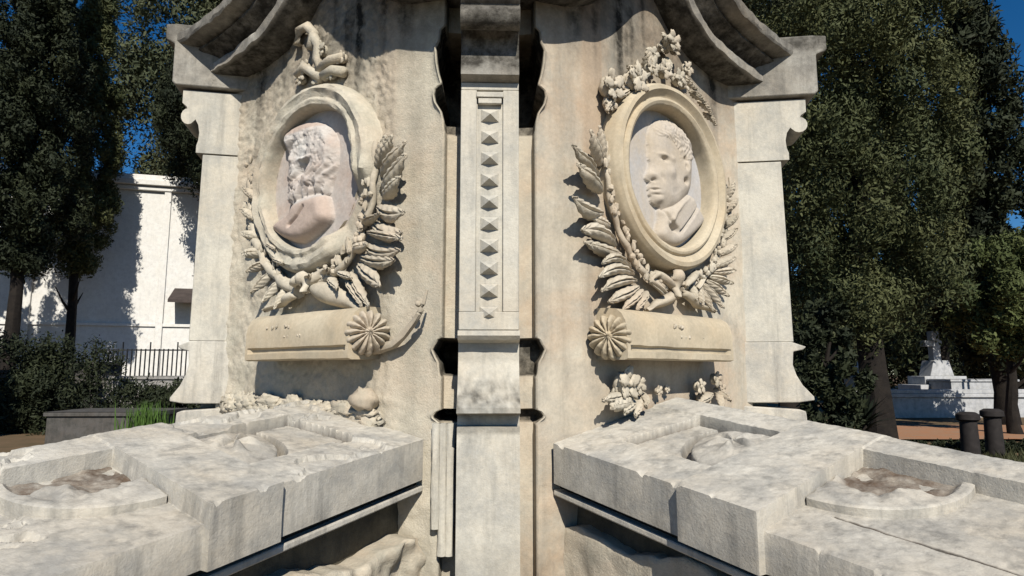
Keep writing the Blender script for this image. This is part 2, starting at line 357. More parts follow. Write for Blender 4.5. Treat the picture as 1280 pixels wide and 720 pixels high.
# ---------------------------------------------------------------- relief pieces in a face
def in_poly(P, X, Y):
    ins = np.zeros(X.shape, bool); n = len(P)
    for i in range(n):
        x1, y1 = P[i]; x2, y2 = P[(i + 1) % n]
        c = ((y1 > Y) != (y2 > Y)) & (X < (x2 - x1) * (Y - y1) / (y2 - y1 + 1e-12) + x1); ins ^= c
    return ins
def seg_dist(P, X, Y, closed=True):
    D = np.full(X.shape, 9.); n = len(P)
    for i in range(n if closed else n - 1):
        x1, y1 = P[i]; x2, y2 = P[(i + 1) % n]; dx, dy = x2 - x1, y2 - y1
        t = np.clip(((X - x1) * dx + (Y - y1) * dy) / (dx * dx + dy * dy + 1e-12), 0, 1)
        D = np.minimum(D, np.hypot(X - x1 - t * dx, Y - y1 - t * dy))
    return D
def smooth_closed(P, k=2):
    for _ in range(k):
        P = [q for i in range(len(P)) for q in ((P[i][0] * .75 + P[(i + 1) % len(P)][0] * .25, P[i][1] * .75 + P[(i + 1) % len(P)][1] * .25), (P[i][0] * .25 + P[(i + 1) % len(P)][0] * .75, P[i][1] * .25 + P[(i + 1) % len(P)][1] * .75))]
    return P
def medallion(f, cs, cz, r_in, frame_prof, bust, mat, frmat, erode, white_r):
    h = holder('portrait_medallion', MON)
    q = MB()
    def ring(u, v):
        th = 2 * math.pi * u; x = v * (len(frame_prof) - 1); i = min(int(x), len(frame_prof) - 2); t = x - i
        r = frame_prof[i][0] * (1 - t) + frame_prof[i + 1][0] * t; d = frame_prof[i][1] * (1 - t) + frame_prof[i + 1][1] * t
        if erode:
            e = fbm(math.cos(th) * 2, math.sin(th) * 2, r * 5, 4, 1.3); d = max(-.01, d + erode * (.012 * e + .006 * fbm(math.cos(th) * 9, math.sin(th) * 9, r * 30)))
            bk = max(0, 1 - abs(th - 3.75) / .5) if f is FL else 0; d *= 1 - min(.85, 1.6 * bk) * (1 if d > .03 else 0)
        return f.P(cs + r * math.cos(th), d, cz + r * math.sin(th))
    q.grid(ring, 120, (len(frame_prof) - 1) * 3, True); q.build('frame', frmat, h, angle=40)
    N_ = 210; x = np.linspace(-r_in * 1.02, r_in * 1.02, N_); X, Y = np.meshgrid(x, x, indexing='ij')
    H, ST = bust(X, Y)
    mb = MB(); idx = -np.ones((N_, N_), int); vs = []; st = []
    rr = np.hypot(X, Y)
    for i in range(N_):
        for j in range(N_):
            if rr[i, j] < r_in * 1.02:
                idx[i, j] = len(vs); vs.append(f.P(cs + X[i, j], .012 + H[i, j], cz + Y[i, j])); st.append(ST[i, j])
    fs = [(idx[i, j], idx[i + 1, j], idx[i + 1, j + 1], idx[i, j + 1]) for i in range(N_ - 1) for j in range(N_ - 1) if min(idx[i, j], idx[i + 1, j], idx[i + 1, j + 1], idx[i, j + 1]) >= 0]
    mb.add(vs, fs); mb.a['stain'] = st; mb.build('bust_relief', mat, h, angle=0)
def dome(D, ins, Hh, Rr): 
    t = np.clip(D / Rr, 0, 1); return np.where(ins, Hh * np.sqrt(1 - (1 - t) ** 2), 0)
def pxmap(f, cs, cz, u0, v0, sc, dd):
    def m(pts): 
        out = []
        for x, y in pts:
            s, z = f.px(u0 + x / sc, v0 + y / sc, dd); out.append((s - cs, z - cz))
        return out
    return m
def gs(X, Y, c, sx, sy, a, rot=0):
    dx, dy = X - c[0], Y - c[1]; co, si = math.cos(rot), math.sin(rot)
    return a * np.exp(-((dx * co + dy * si) / sx) ** 2 - ((-dx * si + dy * co) / sy) ** 2)
MR = (.555, 2.548); ML = (.53, 2.523)
mR = pxmap(FR, *MR, 770, 120, 3.272, .045); mL = pxmap(FL, *ML, 310, 100, 3.0, .045)
def blur(A, n):
    for _ in range(n): A = .2 * (A + np.roll(A, 1, 0) + np.roll(A, -1, 0) + np.roll(A, 1, 1) + np.roll(A, -1, 1))
    return A
def bust_right(X, Y):
    head = mR([(165, 105), (150, 135), (146, 180), (150, 222), (146, 248), (153, 268), (147, 298), (133, 326), (140, 342), (152, 350), (146, 366), (146, 376), (152, 384), (149, 396), (157, 408), (157, 428), (172, 446), (190, 452),
               (192, 480), (250, 470), (310, 400), (316, 360), (318, 300), (320, 240), (305, 180), (275, 130), (235, 100), (195, 92)])
    body = mR([(182, 455), (186, 500), (170, 560), (185, 590), (205, 612), (240, 622), (275, 608), (318, 572), (366, 520), (352, 480), (330, 445), (312, 400), (280, 405), (230, 440)])
    hp, bp = smooth_closed(head, 1), smooth_closed(body, 2)
    H1 = dome(seg_dist(hp, X, Y), in_poly(hp, X, Y), .066, .12); H2 = dome(seg_dist(bp, X, Y), in_poly(bp, X, Y), .056, .045)
    P = lambda x, y: mR([(x, y)])[0]
    hm0 = in_poly(hp, X, Y); H1 = np.where(hm0, np.minimum(blur(H1, 60), 1.0 * dome(seg_dist(hp, X, Y), hm0, .06, .03)), 0); H2 = np.where(in_poly(bp, X, Y), blur(H2, 10), 0)
    for c, sx, sy, a, ro in (((186, 263), .024, .012, -.018, -.1), ((180, 244), .032, .008, .007, -.1), ((180, 266), .010, .005, .008, 0), ((214, 262), .02, .014, .006, 0), ((148, 318), .020, .018, .014, 0), ((156, 343), .012, .007, -.014, 0), ((178, 336), .010, .02, -.008, .5),
                           ((210, 318), .036, .026, .012, 0), ((162, 381), .020, .0035, -.010, 0), ((158, 372), .016, .005, .005, 0), ((160, 392), .016, .006, .006, 0), ((170, 404), .018, .005, -.007, 0), ((176, 426), .022, .014, .008, 0), ((232, 400), .03, .03, -.008, 0),
                           ((266, 262), .014, .012, -.030, 0), ((272, 300), .024, .034, .018, 0), ((268, 296), .010, .018, -.016, 0), ((272, 352), .016, .014, -.036, 0), ((232, 330), .02, .03, -.006, .3)):
        H1 = H1 + np.where(hm0, gs(X, Y, P(*c), sx, sy, a, ro), 0)
    hair = mR([(160, 110), (160, 160), (215, 190), (240, 230), (246, 270), (300, 265), (325, 240), (300, 160), (250, 100), (195, 85)])
    hm = in_poly(hair, X, Y) & in_poly(hp, X, Y)
    curl = np.sin(170 * (X + .35 * Y) + 3 * np.sin(60 * Y)) * np.sin(120 * Y + 2 * np.sin(70 * X))
    H1 = H1 + np.where(hm, .004 + .0035 * curl + .004 * np.vectorize(lambda a, c: fbm(a, c, 1, 3, 30))(X, Y), 0)
    for ln, w, a in (([(292, 378), (255, 410), (215, 445), (195, 462)], .007, -.022), ([(330, 445), (300, 495), (268, 540), (255, 556)], .007, -.020), ([(195, 470), (210, 510), (240, 545)], .008, -.016), ([(305, 400), (260, 440), (230, 480), (215, 520)], .012, .010)):
        D = seg_dist(mR(ln), X, Y, False); H2 = H2 + np.where(in_poly(bp, X, Y), a * np.exp(-(D / w) ** 2), 0)
    H2 += np.where(in_poly(bp, X, Y), gs(X, Y, P(228, 545), .034, .016, -.05, -.3), 0)
    H = np.maximum(H1, H2)
    return H, np.where(H > .006, .8, 0)
def bust_left(X, Y):
    head = mL([(128, 215), (142, 190), (178, 165), (235, 150), (290, 165), (318, 205), (325, 262), (318, 330), (300, 380), (292, 430), (250, 450), (195, 470), (160, 490), (146, 478), (150, 455), (134, 432), (142, 412), (132, 396), (148, 380), (140, 356), (132, 338), (150, 318), (142, 290), (134, 258)])
    body = mL([(175, 455), (160, 500), (120, 520), (92, 550), (100, 575), (140, 600), (188, 612), (232, 592), (270, 560), (308, 520), (300, 470), (288, 420), (230, 430)])
    hp, bp = smooth_closed(head, 1), smooth_closed(body, 2)
    hm, bm = in_poly(hp, X, Y), in_poly(bp, X, Y)
    H1 = dome(seg_dist(hp, X, Y), hm, .070, .075); H2 = dome(seg_dist(bp, X, Y), bm, .070, .055)
    P = lambda x, y: mL([(x, y)])[0]
    er = np.vectorize(lambda a, c: fbm(a, c, 3.3, 5, 14))(X, Y)
    H1 = np.where(hm, np.minimum(blur(H1, 50), dome(seg_dist(hp, X, Y), hm, .07, .04)), 0); H2 = np.where(bm, blur(H2, 12), 0)
    by0 = mL([(0, 385)])[0][1]; bw = np.clip((by0 - Y) / .05, 0, 1) * hm
    H1 = H1 + bw * .006 * np.sin(150 * (X * .9 + Y * .35) + 5 * np.sin(22 * Y)) * (1 + .6 * np.sin(60 * Y))
    ck = np.clip((mL([(0, 235)])[0][1] - Y) / .03, 0, 1); H1 = H1 * (1 - .16 * ck * hm)
    for c, sx, sy, a, ro in (((215, 335), .050, .030, -.050, -.8), ((165, 258), .045, .016, -.034, -.9), ((225, 298), .045, .010, .022, 0), ((180, 300), .018, .03, .016, 0), ((150, 330), .012, .020, -.03, 0), ((142, 405), .012, .018, -.034, 0), ((155, 478), .010, .018, -.03, 0), ((150, 440), .010, .010, -.02, 0),
                           ((282, 462), .012, .010, -.024, 0), ((272, 430), .014, .010, -.014, 0), ((240, 380), .03, .02, .012, 0), ((190, 425), .025, .04, .012, 0)):
        H1 = H1 + np.where(hm, gs(X, Y, P(*c), sx, sy, a, ro), 0)
    H1 = np.where(hm, np.maximum(H1, .002), 0)
    D = seg_dist(mL([(225, 480), (205, 515), (175, 548)]), X, Y, False); H2 = H2 + np.where(bm, -.02 * np.exp(-(D / .009) ** 2), 0)
    H = (H1 ** 4 + H2 ** 4 + 1e-12) ** .25; er2 = np.vectorize(lambda a, c: fbm(a, c, 7.1, 4, 34))(X, Y); zone = np.clip((mL([(0, 250)])[0][1] - Y) / .05, .12, 1) * np.where(bm & (H2 > H1), .15, 1); H = H + np.where(H > .006, (.010 * er + .010 * np.minimum(0, er2)) * zone, .002 * er); H = np.maximum(H, 0)
    z = Y; st = np.where(hm & (z > mL([(0, 270)])[0][1]), .95, 0); st = np.where(bm & ~hm, .9, st)
    top = mL([(0, 200)])[0][1]; st = np.where((z > top), np.maximum(st, .5), st)
    for k in range(4): st = .25 * (np.roll(st, 1, 0) + np.roll(st, -1, 0) + np.roll(st, 1, 1) + np.roll(st, -1, 1))
    return H, st
medallion(FR, *MR, .350, [(.345, .004), (.350, .075), (.356, .088), (.372, .096), (.384, .092), (.392, .080), (.400, .084), (.425, .108), (.445, .104), (.458, .085), (.464, .055), (.468, -.02)], bust_right, M['marble'], M['yellow'], .25, 0)
medallion(FL, *ML, .345, [(.340, .004), (.346, .070), (.354, .084), (.372, .088), (.388, .078), (.400, .082), (.425, .092), (.445, .080), (.458, .055), (.464, .03), (.468, -.02)], bust_left, M['pink'], M['wall_l'], 1.3, 0)

def leaf_mb(f, base, tip, w, lift=.06, fold=.5, d0=.02, curl=0.):
    """carved laurel leaf: pixel base and tip in the face, real width w"""
    a = np.array(f.px(*base, d0 + .03)); c = np.array(f.px(*tip, d0 + lift)); ax = c - a; ln = np.linalg.norm(ax); ax /= ln; px_ = np.array([-ax[1], ax[0]])
    q = MB(); NU, NV = 24, 16; j1, j2 = rng.random() * 9, rng.random() * .3
    def fn(u, v):
        t = u; k = (v - .5) * 2
        tt = min(1, t * .97 + .03); ww = w * .62 * (tt ** .7) * (1 - tt) ** .75 * 1.75
        p = a + ax * ln * t + px_ * (k * ww + curl * math.sin(math.pi * t) * ln)
        d = d0 + lift * (.25 + .95 * t ** .8) + math.sin(math.pi * min(1, t + .1)) * (.024 * (1 - abs(k)) ** .5 - .020 * abs(k) ** 3 - .024 * math.exp(-(k / .14) ** 2))
        d += .004 * math.sin(t * 34 + abs(k) * 8 + j1) * min(1, abs(k) * 2) + .006 * fbm(p[0], p[1], j1, 3, 14)
        return f.P(p[0], d, p[1])
    q.grid(fn, NU, NV); return q
def stem_mb(f, pts, r0, r1, d0=.04, lump=.35):
    P = [np.array(f.px(*p, d0)) for p in pts]; out = []
    for a, c in zip(P[:-1], P[1:]):
        for t in np.linspace(0, 1, 6)[:-1]: out.append(a + (c - a) * t)
    out.append(P[-1]); n = len(out)
    return MB().tube([f.P(p[0], d0 + .006 * math.sin(i * 1.3), p[1]) for i, p in enumerate(out)], [r0 + (r1 - r0) * i / (n - 1) for i in range(n)], 8, lump)
def wreath(f, leaves, stems, ribbons, mat, berries):
    h = holder('laurel_wreath', MON)
    for L_ in leaves:
        base, tip, w = L_[:3]; kw = L_[3] if len(L_) > 3 else {}
        leaf_mb(f, base, tip, w, **kw).build('laurel_leaf', mat, h, solid=.006, angle=50)
    for pts, r0, r1 in stems: stem_mb(f, pts, r0, r1).build('stem', mat, h, angle=60)
    for pts, w, dd in ribbons:
        P = [np.array(f.px(*p, dd)) for p in pts]; q = MB()
        cum = np.cumsum([0] + [np.linalg.norm(c - a) for a, c in zip(P[:-1], P[1:])]); cum /= cum[-1]
        def fn(u, v):
            p = np.array([np.interp(u, cum, [z[0] for z in P]), np.interp(u, cum, [z[1] for z in P])]); p2 = np.array([np.interp(u + .02, cum, [z[0] for z in P]), np.interp(u + .02, cum, [z[1] for z in P])])
            p1 = np.array([np.interp(u - .02, cum, [z[0] for z in P]), np.interp(u - .02, cum, [z[1] for z in P])]); t = p2 - p1; t /= np.linalg.norm(t) + 1e-9; nn = np.array([-t[1], t[0]]); k = (v - .5) * 2
            ww = w * (.75 + .35 * math.sin(u * 5)) * .5
            return f.P(p[0] + nn[0] * k * ww, dd + .028 * (1 - k * k) + .012 * math.sin(u * 8), p[1] + nn[1] * k * ww)
        q.grid(fn, 16, 6); q.build('ribbon', mat, h, solid=.02, angle=60)
    if berries:
        for u, v in berries:
            s, z = f.px(u, v, .06); q = MB(); q.blob(f.P(s, .055, z), .009 + .007 * rng.random(), .012, .012 + .012 * rng.random(), lump=.5, nu=8, nv=6, seed=u); q.build('berry', mat, h)
def jit(path, n, r):
    out = []
    for i in range(n):
        t = i / (n - 1) * (len(path) - 1); k = min(int(t), len(path) - 2); a, c = path[k], path[k + 1]; w = t - k
        out.append((a[0] + (c[0] - a[0]) * w + (rng.random() - .5) * 2 * r, a[1] + (c[1] - a[1]) * w + (rng.random() - .5) * 2 * r))
    return out
wreath(FR, [
    ((754, 205), (736, 163), .05, dict(lift=.05)), ((757, 200), (748, 158), .045, dict(lift=.04)), ((752, 219), (713, 182), .075), ((755, 238), (719, 206), .085), ((758, 266), (713, 247), .095, dict(curl=.08)),
    ((766, 282), (738, 272), .06, dict(lift=.03)), ((774, 306), (725, 288), .095, dict(curl=-.10)), ((780, 318), (728, 303), .06, dict(lift=.03)), ((792, 335), (750, 330), .06, dict(curl=-.14)), ((795, 342), (746, 347), .075, dict(curl=-.10)),
    ((799, 350), (749, 364), .07, dict(curl=-.06)), ((802, 358), (758, 378), .07), ((806, 362), (776, 388), .06), ((812, 364), (794, 388), .055),
    ((893, 333), (917, 322), .05), ((894, 340), (917, 338), .06), ((890, 345), (914, 354), .06), ((886, 350), (909, 370), .06), ((881, 353), (902, 385), .055), ((876, 356), (889, 388), .05), ((871, 354), (877, 382), .05), ((866, 354), (868, 376), .04),
    ((901, 318), (918, 306), .05), ((906, 300), (919, 286), .05), ((908, 284), (920, 268), .045), ((909, 266), (919, 248), .04), ((909, 250), (915, 228), .04)],
    [([(757, 178), (758, 215), (765, 262), (778, 300), (798, 335), (822, 356), (846, 362)], .012, .018), ([(912, 222), (912, 262), (906, 300), (894, 333), (874, 352), (850, 362)], .009, .015)],
    [([(846, 366), (830, 376), (803, 389)], .05, .05), ([(852, 366), (868, 378), (888, 389)], .05, .05), ([(846, 338), (846, 352), (843, 372)], .085, .075), ([(840, 360), (822, 342), (812, 350), (826, 366)], .04, .055), ([(854, 358), (868, 342), (880, 348), (866, 362)], .04, .055)],
    M['carve'], jit([(762, 200), (772, 262), (792, 312), (815, 345), (838, 352)], 42, 5) + jit([(858, 352), (885, 338), (903, 306), (908, 262), (908, 236)], 38, 4))
wreath(FL, [
    ((468, 208), (484, 170), .05, dict(lift=.04)), ((474, 202), (493, 170), .05, dict(lift=.05)), ((474, 218), (510, 178), .07), ((476, 236), (511, 194), .085), ((477, 246), (504, 222), .07), ((468, 258), (507, 266), .10, dict(curl=.08)),
    ((463, 276), (505, 292), .10, dict(curl=.10)), ((458, 290), (506, 299), .06, dict(lift=.08)), ((452, 306), (503, 313), .09, dict(curl=.08)), ((447, 320), (496, 326), .085, dict(curl=.05)), ((444, 330), (478, 358), .10), ((436, 340), (463, 384), .05), ((430, 344), (455, 384), .045),
    ((450, 280), (478, 268), .05), ((440, 312), (462, 306), .05), ((420, 340), (442, 348), .045), ((408, 345), (424, 362), .045),
    ((322, 250), (306, 236), .05), ((322, 275), (304, 262), .05), ((322, 296), (305, 292), .05), ((326, 314), (306, 318), .06), ((332, 326), (310, 340), .06), ((340, 338), (316, 366), .06), ((350, 348), (330, 378), .06), ((356, 356), (346, 386), .05), ((330, 300), (345, 312), .04), ((340, 322), (356, 330), .04)],
    [([(470, 178), (468, 220), (464, 262), (452, 300), (430, 332), (405, 352), (382, 362)], .014, .020), ([(314, 222), (315, 262), (320, 300), (334, 330), (354, 352), (376, 364)], .020, .034)],
    [([(392, 360), (420, 370), (462, 392)], .085, .05), ([(372, 368), (356, 376), (336, 388)], .05, .05), ([(376, 344), (382, 352), (384, 366)], .07, .085), ([(388, 356), (402, 340), (415, 338)], .05, .06), ([(368, 356), (376, 348), (392, 346)], .05, .08)],
    M['carve'], jit([(458, 195), (458, 240), (448, 290), (425, 325), (395, 345)], 40, 5) + jit([(312, 200), (312, 260), (322, 310), (350, 345)], 34, 7))

# scroll tablets
for f, u0, u1, ros in ((FR, 782, 914, (757, 421)), (FL, 438, 309, (465, 416))):
    h = holder('scroll_tablet', MON)
    s0, s1 = f.px(u0, 447, .155)[0], f.px(u1, 447, .155)[0]
    prof = [(0, 1.655), (.150, 1.652), (.168, 1.658), (.170, 1.684), (.150, 1.690), (.150, 1.704), (.166, 1.712), (.166, 1.775), (.158, 1.815), (.140, 1.845), (.112, 1.865), (.070, 1.872), (0, 1.876)]
    q = MB(); nS = 40; vs = []
    for i in range(nS + 1):
        s = s0 + (s1 - s0) * i / nS
        for j, (d, z) in enumerate(prof):
            gr = (j in (4, 5)) and (i < 2 or i > nS - 2)
            e = .0025 * fbm(s * 8, z * 20, f.side, 3, 1)
            vs.append(f.P(s, (.168 if gr else d) + (e if d > .01 else 0), z + e))
    K = len(prof); q.add(vs, [(i * K + j, (i + 1) * K + j, (i + 1) * K + (j + 1) % K, i * K + (j + 1) % K) for i in range(nS) for j in range(K)] + [tuple(range(K)), tuple(range((nS + 1) * K - 1, nS * K - 1, -1))])
    q.build('tablet_body', M['yellow'], h, angle=30)
    for i in range(9):             # worn pits where the inscription was
        q = MB()
        s = s0 + (s1 - s0) * (.40 + .38 * rng.random()); z = 1.80 - (.045 if i % 2 else 0) + .006 * rng.random(); q.blob(f.P(s, .163, z), .006 + .004 * rng.random(), lump=.5, nu=7, nv=5, seed=i); q.build('worn_pit', M['carve'], h)
    # fluted shell closing the roll
    rs, rz = f.px(*ros, .09); nrm = -f.e * .86 + f.n * .48 + np.array([0, 0, .08]); nrm /= np.linalg.norm(nrm); xa = np.cross(np.array([0, 0, 1.]), nrm); c0 = f.P(rs + .035, .085, rz)
    q = MB(); NP = 15; RR = .096
    def shell(u, v):
        th = 2 * math.pi * u; k = abs(math.sin(NP * th / 2)); r = RR * v * (1 - .10 * (1 - k) * (v > .8))
        hgt = .045 + .03 * k * min(1, v * 1.6) - .055 * v ** 3 if v > .2 else .05 + .012 * math.cos(v / .2 * math.pi / 2)
        if v > .97: hgt = -.03
        hgt += .006 * fbm(math.cos(th) * 2, math.sin(th) * 2, v * 3, 4, 1.5)
        return c0 + xa * r * math.cos(th) + np.array([0, 0, 1.]) * r * math.sin(th) + nrm * hgt
    q.grid(shell, NP * 8, 24, True); q.build('fluted_shell', M['carve'] if f is FL else M['yellow'], h, angle=60)
# broken carved branch on the left wall
h = holder('carved_branch', MON)
P = [(472, 436), (492, 430), (506, 418), (518, 402), (524, 392), (529, 380), (534, 362)]
MB().tube([FL.P(FL.px(*p, .03)[0], .03, FL.px(*p, .03)[1]) for p in P], [.022, .019, .016, .012, .014, .008, .005], 8, .4).build('branch', M['carve'], h)
q = MB()
for u, v in ((526, 388), (519, 396), (523, 380)): q.blob(FL.P(FL.px(u, v, .03)[0], .03, FL.px(u, v, .03)[1]), .013, lump=.4, nu=8, nv=6, seed=u)
q.build('buds', M['carve'], h)

# flower clusters
def flower(f, u, v, r, d0, mat, parent, tilt=0, petals=5):
    s, z = f.px(u, v, d0); c = f.P(s, d0, z); q = MB(); ph = rng.random() * 6
    ax = np.array([f.e, f.n, [0, 0, 1.]])
    for k in range(petals):
        a = ph + 2 * math.pi * k / petals; cc = c + f.e * math.cos(a) * r * .62 + np.array([0, 0, 1]) * math.sin(a) * r * .62
        er_, et_ = f.e * math.cos(a) + np.array([0, 0, 1]) * math.sin(a), -f.e * math.sin(a) + np.array([0, 0, 1]) * math.cos(a)
        q.blob(cc + f.n * r * .12 * (k % 2), r * .58, r * .16, r * .40, lump=.7, freq=2.2, nu=14, nv=9, axes=np.array([er_ * .95 + f.n * .3 * (1 - 2 * (k % 2) * .5), f.n * .95 - er_ * .3, et_]), seed=u + k * 3)
    q.blob(c + f.n * r * .1, r * .24, lump=.6, nu=8, nv=6, seed=v); q.blob(c - f.n * r * .5, r * .8, r * .6, r * .8, lump=.3, nu=10, nv=7, axes=ax, seed=v + 3)
    q.build('carved_flower', mat, parent, angle=0)
def cleaf(f, base, tip, w, mat, parent, lift=.05): leaf_mb(f, base, tip, w, lift=lift).build('carved_leaf', mat, parent, solid=.012, angle=60)
h = holder('flower_spray', MON)
for u, v, r, d in ((767, 106, .062, .08), (764, 128, .036, .06), (798, 98, .065, .10), (781, 104, .04, .06), (816, 84, .042, .09), (817, 68, .036, .07), (832, 87, .046, .09), (842, 52, .050, .09), (845, 62, .03, .06), (850, 98, .042, .08), (860, 86, .036, .07), (857, 104, .035, .06), (828, 58, .028, .05)):
    flower(FR, u, v, r, d, M['carve'], h)
for a, c, w in (((800, 92), (784, 84), .06), ((812, 92), (806, 62), .05), ((838, 62), (826, 44), .045), ((790, 112), (772, 122), .05), ((846, 92), (870, 112), .05), ((866, 112), (880, 128), .035), ((876, 124), (888, 142), .035), ((884, 138), (893, 156), .03), ((836, 70), (836, 92), .04), ((765, 118), (758, 140), .04)):
    cleaf(FR, a, c, w, M['carve'], h)
h = holder('flower_spray', MON)
for u, v, r, d in ((786, 479, .062, .09), (800, 482, .035, .08), (876, 483, .034, .07), (897, 474, .036, .08), (902, 486, .032, .06), (880, 498, .034, .05), (824, 488, .022, .04), (834, 486, .018, .03), (774, 492, .034, .06)):
    flower(FR, u, v, r, d, M['carve'], h)
for a, c, w in (((784, 494), (752, 500), .06), ((790, 500), (760, 508), .06), ((796, 500), (778, 516), .06), ((802, 496), (792, 520), .06), ((806, 490), (806, 508), .05), ((896, 486), (910, 500), .05), ((892, 492), (872, 504), .06), ((900, 490), (898, 512), .05)):
    cleaf(FR, a, c, w, M['carve'], h, .07)
h = holder('flower_spray', MON)
q = MB()
for i, pts in enumerate(([(372, 56), (374, 38), (384, 33), (392, 42), (388, 62)], [(392, 44), (398, 58), (396, 74), (402, 84)], [(372, 96), (380, 84), (392, 92), (402, 98)], [(398, 88), (412, 76), (428, 72)], [(404, 96), (416, 88), (430, 90)])):
    q.tube([FL.P(FL.px(*p, .03)[0], .03, FL.px(*p, .03)[1]) for p in pts], .024, 10, .3)
q.build('broken_stem', M['wall_l'], h, angle=0)
for u, v, r in ((380, 84, .035), (375, 98, .034), (396, 97, .036), (414, 92, .03), (426, 72, .03), (400, 62, .04)): flower(FL, u, v, r, .03, M['wall_l'], h)
# broken masonry under the left tablet and at the foot of the wall
q = MB()
for i in range(150):
    s = .05 + 1.15 * rng.random(); z = 1.39 + .055 * rng.random() ** 2 + (.02 if s > .6 else 0); q.blob(FL.P(s, .0 + .035 * rng.random(), z), .03 + .05 * rng.random(), .025, .02 + .018 * rng.random(), lump=.8, freq=3, nu=16, nv=10, axes=np.array([FL.e, FL.n, [0, 0, 1.]]), seed=i * 3.1)
q.build('crumbling_render', M['wall_l'], MON, angle=0)
s, z = FL.px(452, 500, .06)
q = MB(); q.blob(FL.P(s, .05, z), .07, .05, .045, lump=.6, nu=12, nv=8, axes=np.array([FL.e, FL.n, [0, 0, 1.]]), seed=3); q.build('broken_corbel', M['carve'], MON, angle=0)
# downpipe-like side pilaster at the left foot of the pier and swellings of lime at the bottom
b = MON
q = MB()
for x in (-.150, -.178, -.205): q.tube([(x * 1.0, 2.585, z) for z in np.linspace(.90 if x > -.2 else 1.0, 1.40, 14)], [.018] * 14, 10, .12)
q.build('reeded_pilaster', M['fin'], MON)
# ================================================================== TOMB SLABS that run out from the two sides
def tomb(f, A, B, vp, label, px, flip):
    """A near corner at the wall, B ridge end at the wall; near half is the plane A,B,dir; far half falls away from the ridge"""
    r = fw * FPX + rt * (vp[0] - 640) + upv * (360 - vp[1]); ax = -r / np.linalg.norm(r)           # outward along the slab
    w = B - A; n = np.cross(ax, w); n /= np.linalg.norm(n); n *= np.sign(n[2])
    wl = np.linalg.norm(w); wd = w / wl; LEN = 2.25
    root = thing('tomb_slab', label, 'tomb', (A[0], A[1], 0), 'tomb slabs radiating from the monument')
    # 2d frame on the near plane: p along ax, c from near edge (0) to the ridge (wl)
    Mx = np.linalg.inv(np.array([ax, wd, n]).T)
    def uv(u, v): q_ = Mx @ (hit(u, v, A, n) - A); return float(q_[0]), float(q_[1])
    def P3(p, c, h=0):
        if c <= wl: return A + ax * p + wd * c + n * h
        far = np.array([wd[0], wd[1], -wd[2]]); nf = np.cross(ax, far); nf /= np.linalg.norm(nf); nf *= np.sign(nf[2])
        return B + ax * p + far * (c - wl) + nf * h
    return root, P3, uv, wl, LEN, n, ax, wd
AR, BR_ = at_y(692, 559, 2.60), at_y(845, 503, 3.05)
AL, BL_ = at_y(529, 554, 2.60), at_y(388, 505, 3.05)
